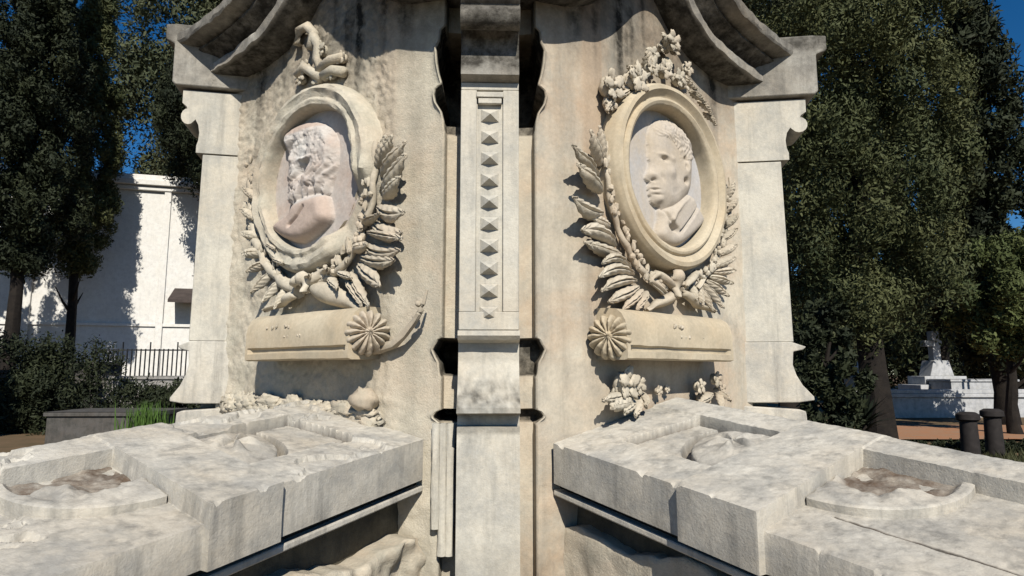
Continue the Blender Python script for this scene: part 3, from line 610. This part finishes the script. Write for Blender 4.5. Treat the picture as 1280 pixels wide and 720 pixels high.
for f, A, B, vp, lab, armpx, ringpx in (
    (FR, AR, BR_, (120, 360), 'pale stone tomb slab with a sunken ringed cross running out from the right carved wall', ((873, 602), (973, 637)), [((897, 556), 40), ((1105, 605), 100)]),
    (FL, AL, BL_, (1055, 385), 'pale cracked stone tomb slab with a ringed cross running out from the left carved wall', ((337, 605), (244, 634)), [((300, 560), 60), ((110, 608), 95)])):
    root, P3, uv, wl, LEN, n, ax, wd = tomb(f, A, B, vp, lab, None, None)
    p1 = uv(*armpx[0])[0]; p2 = uv(*armpx[1])[0]
    pc = (p1 + p2) / 2; aw = (p2 - p1) / 2; RIM = .115
    print('slab', f.side, 'wl', round(wl, 3), 'arm', round(p1, 3), round(p2, 3), [tuple(round(x, 3) for x in uv(*q_)) for q_ in ([(993, 552), (1073, 570), (870, 555), (1075, 572), (1015, 620), (1215, 620), (780, 553), (890, 590), (960, 535), (1190, 600), (870, 545), (935, 555), (905, 583)] if f is FR else [(180, 592), (210, 545), (350, 560), (330, 580), (440, 550), (160, 620), (0, 620), (100, 575)])])
    # top as a fine height field: rims, cross arm, sunken quarters, ring
    q = MB(); crust_shade = []; earth_shade = []
    RW, PN = .165, .205                                   # ridge rim and near rim widths
    d1, r1, d2, r2 = (p1 - .005, wl * .60), .25, (p2 + .01, wl * .70), .325
    def sm(x, w=.006): return min(1., max(0., x / w + .5))
    def lerp(a, c, t): return a + (c - a) * t
    def height(p, c):  # st: dirt, plus shade painted into grooves, disc gap and ridge foot
        cm = c if c <= wl else 2 * wl - c; w = .007
        inner = p < pc; st = 0
        w = .004
        if inner:
            h = .016; pl = .20 + .16 * max(0, cm - PN)
            pan = sm(cm - PN, w) * sm(wl - RW - cm, w) * sm(p - pl, w); h = lerp(h, -.008, pan); st = .10 * pan
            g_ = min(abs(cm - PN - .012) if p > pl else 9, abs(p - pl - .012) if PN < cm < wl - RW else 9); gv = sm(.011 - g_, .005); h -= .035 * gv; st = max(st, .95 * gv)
            rr = math.hypot(p - d1[0], cm - d1[1]); gap = sm(r1 + .035 - rr, w) * pan; h = lerp(h, -.055, gap); st = lerp(st, .5, gap)
            bk = sm(wl - RW - cm, w) * sm(cm - (wl - RW - .035), w) * pan; h = lerp(h, -.055, bk); st = lerp(st, .5, bk)
        else:
            h = -.030; g_ = abs(cm - PN) if p > p2 + .1 else 9; gv = sm(.006 - g_, .006) * (1 if f is FR else 0); h -= .02 * gv; ins = sm(wl - RW - cm, w); h = lerp(h, -.034, sm(cm - PN, w)); st = .08 * ins + .9 * gv
        rg = sm(cm - (wl - RW), w); h = lerp(h, .024, rg); st *= 1 - rg
        arm = sm(p - p1, w) * sm(p2 - p, w); h = lerp(h, .030, arm); st *= 1 - arm
        e_ = min(1, cm / .03, 1); h += e_ * (.0015 * fbm(p * 6, c * 6, f.side * 4, 4, 1) + .0028 * min(.25, fbm(p * 34, c * 34, 1, 5, 1))) - (.035 * max(0, fbm(p * 13, f.side * 7, 3, 5, 1) - .22) * max(0, 1 - cm / .022)) - .012 * max(0, fbm(p * 11, 5, 3, 4, 1) - .05) * max(0, 1 - abs(p - p1) / .012)
        if f is FL: q_ = fbm(p * 2, c * 2, 8, 6, 1.7); h += -.016 * (1 if q_ < -.22 else max(0, (-.16 - q_) / .06) if q_ < -.16 else 0) * e_
        return h, st
    def knots(L_, n, marks):
        a = list(np.linspace(0, L_, n)); 
        for m_ in marks: a += [m_ - .0036, m_ + .0036]
        return np.array(sorted(a))
    pp = knots(LEN, 430, [p1, p2]); cs_ = knots(2 * wl, 300, [PN, wl - RW, wl - RW - .035, wl, 2 * wl - PN, wl + RW]); NP, NC = len(pp) - 1, len(cs_) - 1; vs = []
    for p in pp:
        for c in cs_:
            h, k = height(p, c); ca = sm(p - p1, .008) * sm(p2 - p, .008) * .022; ce = c - ca * max(0, 1 - c / .08); vs.append(P3(p, ce, h)); crust_shade.append(k * (.45 + .6 * fbm(p * 4, c * 4, 3, 4, 1.5))); earth_shade.append(min(1, k * 1.1))
    K = NC + 1
    q.add(vs, [(i * K + j, (i + 1) * K + j, (i + 1) * K + j + 1, i * K + j + 1) for i in range(NP) for j in range(NC)])
    q.a['crust_shade'] = [max(0, min(.8, x)) for x in crust_shade]
    nt_ = len(q.v)
    # sides of the lid
    TH = .140
    edge = [i * K for i in range(NP + 1)] + [NP * K + j for j in range(1, K)] + [i * K + NC for i in range(NP - 1, -1, -1)] + [j for j in range(NC - 1, 0, -1)]
    def nom(i):
        p, c = pp[i // K], cs_[i % K]; return P3(p, c - sm(p - p1, .008) * sm(p2 - p, .008) * .022 * max(0, 1 - c / .08))
    low = [nom(i) - np.array([0, 0, TH]) for i in edge]
    mid_i = len(q.v); q.v += [tuple(nom(i) - np.array([0, 0, .052])) for i in edge]; q.a['crust_shade'] += [.05] * len(edge)
    base_i = len(q.v); q.v += [tuple(x) for x in low]; q.a['crust_shade'] += [.25 + .2 * fbm(i * .05, 0, 3) for i in range(len(low))]; m_ = len(edge)
    q.f += [(edge[i], edge[(i + 1) % m_], mid_i + (i + 1) % m_, mid_i + i) for i in range(m_)]
    q.f += [(mid_i + i, mid_i + (i + 1) % m_, base_i + (i + 1) % m_, base_i + i) for i in range(m_)]
    q.a['earth_shade'] = earth_shade + [0.] * (len(q.v) - len(earth_shade)); q.build('cross_lid', M['slab'], root, angle=28)
    # carved discs between the arms of the cross: their own pieces with crisp edges
    def disc(dc, rad, keep, topf, name):
        bd = []
        for k in range(220):
            a = 2 * math.pi * k / 220; d_ = np.array([math.cos(a), math.sin(a)]); r_ = rad; st0 = np.array(keep['c'])
            lo, hi = 0., 2 * rad
            for _ in range(26):
                m_ = .5 * (lo + hi); q_ = st0 + d_ * m_
                if math.hypot(q_[0] - dc[0], q_[1] - dc[1]) < rad and keep['f'](*q_): lo = m_
                else: hi = m_
            bd.append(st0 + d_ * lo)
        c0 = np.array(keep['c']); NV = 26; vs, er = [], []
        for b_ in bd:
            for v in range(NV + 4):
                if v <= NV: t = (v / NV) ** .9; q_ = c0 + (b_ - c0) * t; h, e = topf(*q_); h -= .004 * max(0, (t - .96) / .04) ** 2
                else: q_ = c0 + (b_ - c0) * (1 + .004 * (v - NV)); h, e = topf(*b_)[0] - .005 - .03 * (v - NV), .12
                vs.append(P3(q_[0], q_[1], h)); er.append(e)
        n_, m_ = len(bd), NV + 4; qq = MB(); qq.add(vs, [(i * m_ + j, ((i + 1) % n_) * m_ + j, ((i + 1) % n_) * m_ + j + 1, i * m_ + j + 1) for i in range(n_) for j in range(m_ - 1)])
        qq.a['earth_shade'] = er; qq.build(name, M['slab'], root, angle=40)
    def top_out(p, c):
        rr = math.hypot(p - d2[0], c - d2[1]); k2 = sm(r2 - .04 - rr, .02)
        bkk = max(0., min(1., (c - (d2[1] - .20) - .22 * (p - p2) + .10 * fbm(p * 5, c * 5, 2, 3, 1.4)) / .05))
        return -.006 - .022 * bkk * k2 + .012 * k2 * fbm(p * 9, c * 9, 5, 5, 1.4), .95 * k2 * bkk + .15 * k2
    def top_in(p, c):
        rr = math.hypot(p - d1[0], c - d1[1]); a = math.atan2(c - d1[1], p - d1[0] - .0)
        fl = .020 * max(0, math.cos(5 * math.atan2(c - d1[1] + .02, p - d1[0] + .10))) * math.exp(-((math.hypot(p - d1[0] + .10, c - d1[1] + .02) - .05) / .045) ** 2)
        return .016 - .022 * (rr / r1) ** 4 + fl + .006 * fbm(p * 12, c * 12, 6, 4, 1.2), .12 + .25 * max(0, fbm(p * 6, c * 6, 9, 3, 1))
    disc(d2, r2, dict(c=(p2 + .13, d2[1] - .06), f=lambda p, c: p > p2 + .004 and c < wl - RW - .004), top_out, 'outer_carved_disc')
    disc(d1, r1, dict(c=(p1 - .11, d1[1] - .02), f=lambda p, c: p < p1 - .004 and c < wl - RW - .04 and c > PN + .02), top_in, 'inner_carved_disc')
    # mouldings and chest below, following the lid (offset in plan)
    def band(off, z0, z1, top_ref):
        cn = [P3(-.02, 0), P3(LEN, 0), P3(LEN, 2 * wl), P3(-.02, 2 * wl)]
        axx = np.array([ax[0], ax[1], 0]); axx /= np.linalg.norm(axx); wx = np.array([wd[0], wd[1], 0]); wx /= np.linalg.norm(wx)
        cn = [cn[0] + wx * off, cn[1] + wx * off - axx * off, cn[2] - wx * off - axx * off, cn[3] - wx * off]
        return cn
    def slabby(off, dz0, dz1, name, mat, flat0=None, bev=.006):
        cn = band(off, 0, 0, 0); qq = MB(); top = [c - np.array([0, 0, dz0]) for c in cn]; bot = [np.array([c[0], c[1], flat0 if flat0 is not None else c[2] - dz1]) for c in cn]
        qq.add(top + bot, [(0, 1, 2, 3), (7, 6, 5, 4)] + [(i, (i + 1) % 4, (i + 1) % 4 + 4, i + 4) for i in range(4)]); return qq.build(name, M[mat], root, bevel=bev)
    slabby(.045, TH - .02, TH + .028, 'undercut_shade_strip', 'crust_shade')  # black strip paints the shade of the undercut
    slabby(.012, TH + .028, TH + .052, 'bead_moulding', 'slab')
    slabby(.13, TH + .052, 0, 'chest', 'under', 0.0)  # dark colour stands in for the lid's shadow
    # broken masonry at the foot of the chest
    cn = band(.10, 0, 0, 0); qq = MB(); a_, b_ = cn[0] * [1, 1, 0], cn[1] * [1, 1, 0]
    out = -np.array([wd[0], wd[1], 0]); out /= np.linalg.norm(out); ru = (b_ - a_) / np.linalg.norm(b_ - a_)
    hmax = .95 if f is FL else .98
    def rub(u, v):
        z = -.05 + (hmax + .05) * min(1, v * 1.25); k = max(0, (v - .8) / .2); t = u * np.linalg.norm(b_ - a_)
        wob = (.05 * fbm(t, z, 3, 4, 5) + .06 * max(0, fbm(t, z, 9, 2, 7))) if f is FL else .012 * fbm(t, z, 3, 4, 6)
        return a_ + ru * t + out * ((.055 if f is FL else .02) + .05 * (1 - v) + wob * (1 - k) - .22 * k) + np.array([0, 0, z + (.05 * fbm(t, 1, 5, 3, 4) if v > .5 else 0)])
    qq.grid(rub, 150, 60)
    qq.build('rubble_footing', M['wall_l'], root, angle=0)

# ================================================================== BACKGROUND
def crown(name, mat, parent, c, rx, ry, z0, z1, n, size, shape, seed, clump=60, upright=.6, smax=9.):
    """foliage: many small sprays gathered in clumps through the crown's volume"""
    g_ = np.random.default_rng(seed); cl = []
    while len(cl) < clump:
        t = g_.random(); rad = shape(t); a = g_.random() * 2 * math.pi; k = g_.random() ** .6
        cl.append((c[0] + rx * rad * k * math.cos(a), c[1] + ry * rad * k * math.sin(a), z0 + (z1 - z0) * t, .25 + .25 * g_.random(), g_.random()))
    cl = np.array(cl); ids = g_.integers(0, clump, n)
    base = cl[ids, :3]; spread = np.minimum(cl[ids, 3:4] * max(rx, ry) * .55, smax)
    off = g_.normal(size=(n, 3)); off /= np.linalg.norm(off, axis=1, keepdims=True); off *= g_.random((n, 1)) ** .45
    off[:, 2] *= 1.5
    C = base + off * spread
    nr = off / (np.linalg.norm(off, axis=1, keepdims=True) + 1e-9) + .55 * g_.normal(size=(n, 3)); nr /= np.linalg.norm(nr, axis=1, keepdims=True)
    d = g_.normal(size=(n, 3)) * .7 + np.array([0, 0, upright]); d -= (d * nr).sum(1, keepdims=True) * nr; d /= np.linalg.norm(d, axis=1, keepdims=True)
    s_ = np.cross(nr, d)
    L_ = size * (.6 + .9 * g_.random((n, 1))); w_ = L_ * (.17 + .16 * g_.random((n, 1)))
    V = np.stack([C - s_ * w_ * .4, C + s_ * w_ * .4, C + d * L_ * .6 + s_ * w_ * .7, C + d * L_, C + d * L_ * .6 - s_ * w_ * .7], 1).reshape(-1, 3) - parent_origin(parent)
    me = bpy.data.meshes.new(name); me.vertices.add(n * 5); me.vertices.foreach_set('co', V.astype(np.float32).ravel())
    me.loops.add(n * 5); me.loops.foreach_set('vertex_index', np.arange(n * 5, dtype=np.int32)); me.polygons.add(n)
    me.polygons.foreach_set('loop_start', np.arange(0, n * 5, 5, dtype=np.int32)); me.polygons.foreach_set('loop_total', np.full(n, 5, np.int32))
    tone = np.clip(np.repeat(cl[ids, 4] * .7 + .3 * g_.random(n), 5), 0, 1).astype(np.float32)
    at = me.attributes.new('tone', 'FLOAT', 'POINT'); at.data.foreach_set('value', tone)
    me.update(); me.validate(); me.materials.append(mat); o = bpy.data.objects.new(name, me); COL.objects.link(o); o.parent = parent; return o
def trunk(parent, c, r, h, limbs=6, spread=1.2, seed=0):
    g_ = np.random.default_rng(seed + 50); q = MB(); x, y = c[0], c[1]
    q.tube([(x + .06 * math.sin(i * 1.1 + seed), y, -.1 + (h + .1) * i / 10) for i in range(11)], [r * (1.25 if i == 0 else 1 - .75 * i / 10) for i in range(11)], 10, .2)
    for k in range(limbs):
        a = g_.random() * 6.28; z = h * (.25 + .6 * g_.random()); l_ = spread * (.6 + .5 * g_.random())
        q.tube([(x, y, z), (x + math.cos(a) * l_ * .5, y + math.sin(a) * l_ * .5, z + l_ * .45), (x + math.cos(a) * l_, y + math.sin(a) * l_, z + l_ * 1.1)], [r * .35, r * .22, r * .06], 6, .2)
    q.build('trunk', M['bark'], parent)
spire = lambda t: (min(1, t * 5 + .35)) * (1 - t ** 2.2) ** .8 + .02
full = lambda t: math.sin(math.pi * min(1, .12 + .86 * t)) ** .55
egg = lambda t: math.sqrt(max(0, 1 - (2 * t - 1) ** 2)) * .95 + .05
def tree(name, label, cat, u, Y, rx, z0, z1, mat, n, size, shape, seed, tr=.25, clump=70, limbs=6, ry=None, group='cemetery trees'):
    x = float(at_y(u, 465, Y)[0]); root = thing(name, label, cat, (x, Y, 0), group)
    trunk(root, (x, Y), tr, max(z0 + .5, z1 * .75), limbs, rx * .6, seed)
    crown('crown', M[mat], root, (x, Y), rx, ry or rx, z0, z1, n, size, shape, seed, clump); return root
tree('conifer_tree', 'broad sunlit green conifer with a dark trunk right of the monument', 'tree', 1090, 13.5, 2.25, 2.6, 15.5, 'cyp', 260000, .08, full, 1, .30, 330, 8)
tree('cypress_tree', 'tall dark cypress behind the right end of the broad sunlit conifer', 'tree', 1252, 19, 1.75, 1.8, 14.6, 'dark', 80000, .15, spire, 2, .3, 240)
tree('bushy_tree', 'pale green bushy tree at the right edge in front of the dark cypress', 'tree', 1262, 16, 1.35, 2.2, 4.9, 'lush', 30000, .11, egg, 3, .16, 60)
tree('olive_tree', 'olive green tree seen over the right end of the stone cornice', 'tree', 985, 21, 3.0, 2.5, 17.5, 'olive', 60000, .17, full, 4, .3, 150)
tree('cypress_tree', 'almost black cypress filling the left edge of the picture', 'tree', 8, 26, 2.1, 5.9, 22, 'dark', 150000, .15, spire, 5, .3, 420)
tree('cypress_tree', 'narrow cypress with a sunlit right side beside the almost black one', 'tree', 82, 30, 1.55, 6.3, 22, 'cyp', 120000, .14, spire, 6, .25, 380)
tree('leafy_tree', 'grey green leafy tree overhanging the white chapel roof', 'tree', 250, 46, 7.0, 11.5, 36, 'olive', 110000, .30, egg, 7, .4, 330)
tree('leafy_tree', 'dark leafy tree hanging low over the chapel cornice behind the left pier', 'tree', 246, 30, 2.6, 10.3, 17, 'dark', 50000, .15, egg, 8, .2, 130)
tree('young_conifer', 'small dark conifer in the shade at the foot of the right buttress', 'tree', 1036, 12, .62, .4, 2.9, 'dark', 16000, .11, full, 9, .12, 60)
tree('cypress_tree', 'far dark tree closing the gap between the broad conifer and the right cypress', 'tree', 1180, 27, 3.2, 2.8, 13.5, 'cyp', 50000, .2, full, 10, .3, 110)
tree('leafy_tree', 'distant dark tree low behind the white cross monument', 'tree', 1160, 33, 3.6, 2.2, 7.5, 'dark', 12000, .32, egg, 11, .3, 80)
for u_, z_, l_ in ((1085, 8.5, 'far dark tree low on the horizon just left of the white cross'), (1225, 9.5, 'far tree low on the horizon between the white cross and the right edge'), (1000, 9, 'far tree glimpsed low behind the right buttress'), (200, 9, 'far tree low on the horizon beyond the white chapel')):
    tree('distant_tree', l_, 'tree', u_, 58, 8.5, .8, z_, 'dark', 16000, .5, egg, u_, .4, 150)
tree('leafy_tree', 'distant low tree above the grey tomb at the right edge', 'tree', 1275, 36, 4.0, 2.2, 8.5, 'olive', 14000, .32, egg, 12, .3, 80)

for x_, y_, h_, sd_, w_ in ((-12.5, 9.0, 13, 43, 'nearer'), (-23.0, 25.5, 23, 44, 'farther')):  # unseen trees, added only for the shadows they cast
    root = thing('cypress_tree', '%s of the unseen cypresses added out of frame on the left to shade graves and chapel' % w_, 'tree', (x_, y_, 0), 'unseen cypresses added for their shade')
    trunk(root, (x_, y_), .25, h_ * .8, 4, .6, sd_); crown('crown', M['dark'], root, (x_, y_), 2.6 if h_ > 20 else 1.4, 1.8, .8, h_, 30000, .3, spire, sd_, 90)
# chapel
def P_(u, v, Y): return at_y(u, v, Y)
x0 = P_(-60, 300, 32)[0]; x1 = P_(330, 300, 36)[0]; root = thing('white_chapel', 'white plastered chapel with thin pilasters and a small dark window behind the left trees', 'chapel', ((x0 + x1) / 2, 36, 0))
ya, yb = 31.0, 34.2
def CF(t): return np.array([x0 + (x1 - x0) * t, ya + (yb - ya) * t, 0])
dv = (CF(1) - CF(0)); dl = np.linalg.norm(dv); dvn = dv / dl; nn_ = np.array([dvn[1], -dvn[0], 0])
FX = lambda a, c, z: CF(0) + dvn * a - nn_ * c + np.array([0, 0, z])
def bx(q, a0, a1, c0, c1, z0, z1): return q.prism([(a0, c0), (a1, c0), (a1, c1), (a0, c1)], lambda a, c, t: FX(a, c, t), z0, z1)
ZT = 11.8
bx(MB(), 0, dl, 0, 10, -.1, ZT - .6).build('wall', M['plaster'], root)
q = MB(); bx(q, -.1, dl, -.18, 0, ZT - .85, ZT - .62); bx(q, -.2, dl, -.34, 10, ZT - .60, ZT - .30); bx(q, -.2, dl, -.1, 10, ZT - .30, ZT); q.build('cornice', M['plaster'], root, bevel=.03)
def t_of(u):
    best = min(np.linspace(0, 1, 400), key=lambda t: abs(proj_u(CF(t)) - u)); return best
def proj_u(p):
    w = np.array(p) + np.array([0, 0, EYE]) - CP; return 640 + FPX * (w @ rt) / (w @ fw)
for u in (195, 25, 320):
    a = t_of(u) * dl; q = MB(); bx(q, a - .16, a + .16, -.12, 0, -.1, ZT - .86); q.build('pilaster', M['plaster'], root, bevel=.02)
q = MB(); bx(q, 0, dl, -.10, 0, -.1, 1.1); q.build('plinth', M['grave'], root, bevel=.02)
q = MB(); bx(q, 0, dl, -.09, 0, 3.9, 4.05); q.build('string_course', M['plaster'], root, bevel=.01)
a = t_of(240) * dl; q = MB(); bx(q, a - .30, a + .45, -.06, 0, 6.6, 8.1); w_ = q.build('window', M['plaster'], root)
q = MB(); bx(q, a - .22, a + .37, -.075, -.062, 6.7, 8.0); q.build('pane', M['glass'], w_)
a = t_of(228) * dl; q = MB(); q.prism([(-.05, 5.9), (-1.3, 5.2), (-1.3, 5.05), (-.05, 5.6)], lambda c, z, t: FX(t, c, z), a - .6, a + 1.6); q.build('awning', M['awning'], root)
q = MB(); q.prism([(0, ZT), (10, ZT), (5, ZT + 1.3)], lambda c, z, t: FX(t, c, z), .2, dl); q.build('roof', M['tile'], root)

# iron railing by the chapel
xa, xb = P_(120, 430, 24)[0], P_(262, 430, 24)[0]
root = thing('iron_railing', 'thin dark iron railing standing before the white chapel wall', 'railing', ((xa + xb) / 2, 24, 0))
q = MB(); q.box(xa, xb, 23.98, 24.02, 2.38, 2.43); q.box(xa, xb, 23.98, 24.02, 1.4, 1.44); q.build('rail', M['iron'], root)
q = MB()
for i in range(26): x = xa + (xb - xa) * i / 25; q.box(x - .012, x + .012, 23.97, 24.03, 0, 2.7 if i % 6 == 0 else 2.45)
q.build('bars', M['iron'], root)
# hedge and graves on the left
def hedge(name, label, u0, u1, Y, dpt, z, mat, n, seed, size=.14, cat='hedge', group='clipped hedges'):
    xa, xb = P_(u0, 450, Y)[0], P_(u1, 450, Y)[0]; g_ = np.random.default_rng(seed); root = thing(name, label, cat, ((xa + xb) / 2, Y, 0), group)
    crown('foliage', M[mat], root, ((xa + xb) / 2, Y), (xb - xa) / 2, dpt, 0.05, z, n, size, lambda t: 1, seed, int((xb - xa) * 25) + 40, .6, min(.3, z * .35))
    return root
def box_tomb(label, u0, u1, v1, Y, dpt, mat, seed, lid=.05, h=None):
    xa, xb = P_(u0, 450, Y)[0], P_(u1, 450, Y)[0]; z = max(.12, P_((u0 + u1) / 2, v1, Y)[2]); root = thing('grave_slab', label, 'grave', ((xa + xb) / 2, Y, 0), 'low graves around the monument')
    q = MB(); q.box(xa + .05, xb - .05, Y + .05, Y + dpt - .05, -.1, z - .10); q.build('chest', M[mat], root, bevel=.015)
    q = MB(); q.grid(lambda a, b: (xa + (xb - xa) * a, Y + dpt * b, z + .008 * fbm(a * 6, b * 4, seed)), 12, 8); nn = len(q.v)
    q.box(xa, xb, Y, Y + dpt, z - .097, z - .012); q.build('lid', M[mat], root, bevel=.012); return root
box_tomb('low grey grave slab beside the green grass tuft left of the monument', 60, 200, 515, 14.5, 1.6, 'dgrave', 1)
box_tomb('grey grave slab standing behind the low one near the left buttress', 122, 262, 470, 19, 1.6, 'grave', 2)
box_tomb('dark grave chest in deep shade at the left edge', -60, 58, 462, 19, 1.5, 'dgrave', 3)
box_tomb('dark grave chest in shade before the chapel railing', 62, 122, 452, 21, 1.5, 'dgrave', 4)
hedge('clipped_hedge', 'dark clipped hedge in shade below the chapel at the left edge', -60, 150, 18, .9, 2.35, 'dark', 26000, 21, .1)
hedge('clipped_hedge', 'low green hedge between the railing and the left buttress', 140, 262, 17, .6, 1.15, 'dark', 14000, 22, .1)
# grass tuft
x, y = P_(181, 540, 13.8)[:2]; root = thing('grass_tuft', 'bright green grass tuft beside the low grey grave slab', 'plant', (x, y, 0))
V, Fc = [], []; g_ = np.random.default_rng(5)
for i in range(420):
    bx_, by_ = x + g_.normal() * .19, y + g_.normal() * .15; a = g_.random() * 6.28; l_ = .40 + .65 * g_.random(); ln = .05 + .22 * g_.random(); k = len(V); dx, dy = math.cos(a), math.sin(a); w_ = .014
    V += [(bx_ - dy * w_, by_ + dx * w_, 0.3), (bx_ + dy * w_, by_ - dx * w_, 0.3), (bx_ + dx * ln * .4 + dy * w_, by_ + dy * ln * .4 - dx * w_, .3 + l_ * .6), (bx_ + dx * ln * .4 - dy * w_, by_ + dy * ln * .4 + dx * w_, .3 + l_ * .6), (bx_ + dx * ln, by_ + dy * ln, .3 + l_)]
    Fc += [(k, k + 1, k + 2, k + 3), (k + 3, k + 2, k + 4)]
q = MB(); q.add([(a, b, c - .3) for a, b, c in V], Fc); q.build('blades', M['grass'], root, smooth=False)

# right side: white kerb tomb, cross, bollards, yucca, hedge
def white_wall(u0, u1, v1, v0, Y, dpt):
    xa, xb = P_(u0, 500, Y)[0], P_(u1, 500, Y)[0]; z1 = P_(1170, v1, Y)[2]; return xa, xb, z1
xa, xb, z1 = white_wall(1062, 1330, 487, 517, 22.5, 1)
root = thing('white_enclosure_wall', 'long low white marble enclosure wall behind the orange clay path', 'low wall', ((xa + xb) / 2, 22.5, 0))
q = MB(); q.box(xa, xb, 22.5, 23.0, -.1, z1 - .28); q.build('wall', M['white'], root, bevel=.02)
q = MB(); q.box(xa - .06, xb, 22.42, 23.1, z1 - .277, z1 - .14); q.box(xa, xb, 22.5, 23.0, z1 - .138, z1); q.build('coping', M['white'], root, bevel=.02)
def cross_mon(label, u, v_top, v_bot, Y, w):
    c = P_(u, v_bot, Y); zt = P_(u, v_top, Y)[2]; zb = P_(u, v_bot, Y)[2]; x = c[0]; root = thing('cross_monument', label, 'monument', (x, Y, 0), 'white grave monuments'); H = zt - zb
    q = MB(); q.box(x - w * 1.3, x + w * 1.3, Y - w * .8, Y + w * .8, -.1, zb + H * .10); q.box(x - w * .95, x + w * .95, Y - w * .6, Y + w * .6, zb + H * .10, zb + H * .24)
    q.prism([(-w * .55, zb + H * .24), (w * .55, zb + H * .24), (w * .34, zb + H * .50), (-w * .34, zb + H * .50)], lambda a, z, t: (x + a, t, z), Y - w * .4, Y + w * .4); q.build('stepped_pedestal', M['white'], root, bevel=.02)
    q = MB(); aw = w * .17; q.prism([(-aw, zb + H * .5), (aw, zb + H * .5), (aw, zb + H * .74), (aw * 3, zb + H * .74), (aw * 3, zb + H * .84), (aw, zb + H * .84), (aw, zt), (-aw, zt), (-aw, zb + H * .84), (-aw * 3, zb + H * .84), (-aw * 3, zb + H * .74), (-aw, zb + H * .74)], lambda a, z, t: (x + a, t, z), Y - aw, Y + aw); q.build('cross', M['white'], root, bevel=.01); return root
cross_mon('white marble cross on a stepped pedestal behind the low white wall', 1172, 414, 488, 27, .95)
cross_mon('small pale cross monument half hidden behind the conifer trunk', 1078, 452, 488, 26, .6)
box_tomb('long grey tomb chest right of the white cross', 1186, 1272, 474, 25, 1.4, 'white', 6)
box_tomb('grey tomb left of the conifer trunk behind the low white wall', 1072, 1108, 470, 24.5, 1.2, 'grave', 7)
# two thin posts
for u, lab in ((1249, 'thin grey post right of the long grey tomb'), (1256, 'thin dark post beside the grey post at the right edge')):
    x = P_(u, 450, 23.4)[0]; r_ = thing('thin_post', lab, 'post', (x, 23.4, 0), 'thin posts'); q = MB(); q.tube([(x, 23.4, 0), (x, 23.4, 2.0), (x, 23.4, 2.6)], .05, 8); q.build('shaft', M['grave'] if u == 1249 else M['iron'], r_)
    q = MB(); q.blob((x, 23.4, 2.63), .08, lump=0); q.build('finial', M['iron'], r_)
# stumpy dark bollards
for u, v0, v1, Y, lab in ((1209, 515, 566, 11.5, 'left one of two stumpy dark bollards right of the conifer'), (1239, 511, 562, 11.8, 'right one of two stumpy dark bollards right of the conifer')):
    x = P_(u, v0, Y)[0]; zt = P_(u, v0, Y)[2]; r_ = thing('bollard', lab, 'bollard', (x, Y, 0), 'stumpy dark bollards')
    q = MB(); q.tube([(x, Y, -.1), (x, Y, zt * .4), (x, Y, zt - .16)], [.155, .145, .135], 14); q.build('shaft', M['bronze'], r_)
    q = MB(); q.tube([(x, Y, zt - .16), (x, Y, zt - .13), (x, Y, zt - .04), (x, Y, zt)], [.15, .19, .185, .12], 14); q.build('cap', M['bronze'], r_)
# yucca
x, Y = P_(1080, 540, 12.2)[0], 12.2; root = thing('spiky_yucca', 'dark spiky yucca plant at the foot of the conifer trunk', 'plant', (x, Y, 0)); V, Fc = [], []
for i in range(90):
    a = g_.random() * 6.28; el = R(15 + 70 * g_.random()); l_ = .55 + .35 * g_.random(); k = len(V); d = np.array([math.cos(a) * math.cos(el), math.sin(a) * math.cos(el), math.sin(el)]); s_ = np.array([-math.sin(a), math.cos(a), 0]) * .025; c = np.array([x, Y, .45 + .25 * g_.random()])
    V += [c - s_, c + s_, c + d * l_ * .5 + s_ * 1.2, c + d * l_ * .5 - s_ * 1.2, c + d * l_ - np.array([0, 0, .06])]; Fc += [(k, k + 1, k + 2, k + 3), (k + 3, k + 2, k + 4)]
q = MB(); q.add(V, Fc); q.build('leaves', M['dark'], root, smooth=False); q = MB(); q.tube([(x, Y, -.05), (x, Y, .6)], [.09, .07], 8, .2); q.build('stem', M['bark'], root)
# low ground cover and a hedge added in place of shade on the right
hedge('clipped_hedge', 'low dark hedge added as a band of shade before the orange clay path behind the bollards', 1120, 1330, 12.9, .3, .16, 'dark', 12000, 31, .06)
def cover(name, x0_, x1_, y0_, y1_, n, mat, seed, hh=.16):
    g_ = np.random.default_rng(seed); C = np.stack([x0_ + (x1_ - x0_) * g_.random(n), y0_ + (y1_ - y0_) * g_.random(n), np.zeros(n)], 1); a = g_.random(n) * 6.28; l_ = hh * (.4 + g_.random(n)); V = []; Fc = []
    for i in range(n):
        c = C[i]; dx, dy = math.cos(a[i]), math.sin(a[i]); k = len(V); w_ = .02; V += [c + (-dy * w_, dx * w_, -.01), c + (dy * w_, -dx * w_, -.01), c + (dx * l_[i] * .5, dy * l_[i] * .5, l_[i])]; Fc.append((k, k + 1, k + 2))
    q = MB(); q.add(V, Fc); o = q.build(name, M[mat], smooth=False, kind='stuff'); tag(o, 'short dry grass and weeds covering the ground right of the tomb slab', 'grass'); return o
cover('dry_grass', 2.5, 12, 5.5, 12.2, 22000, 'weed', 3)
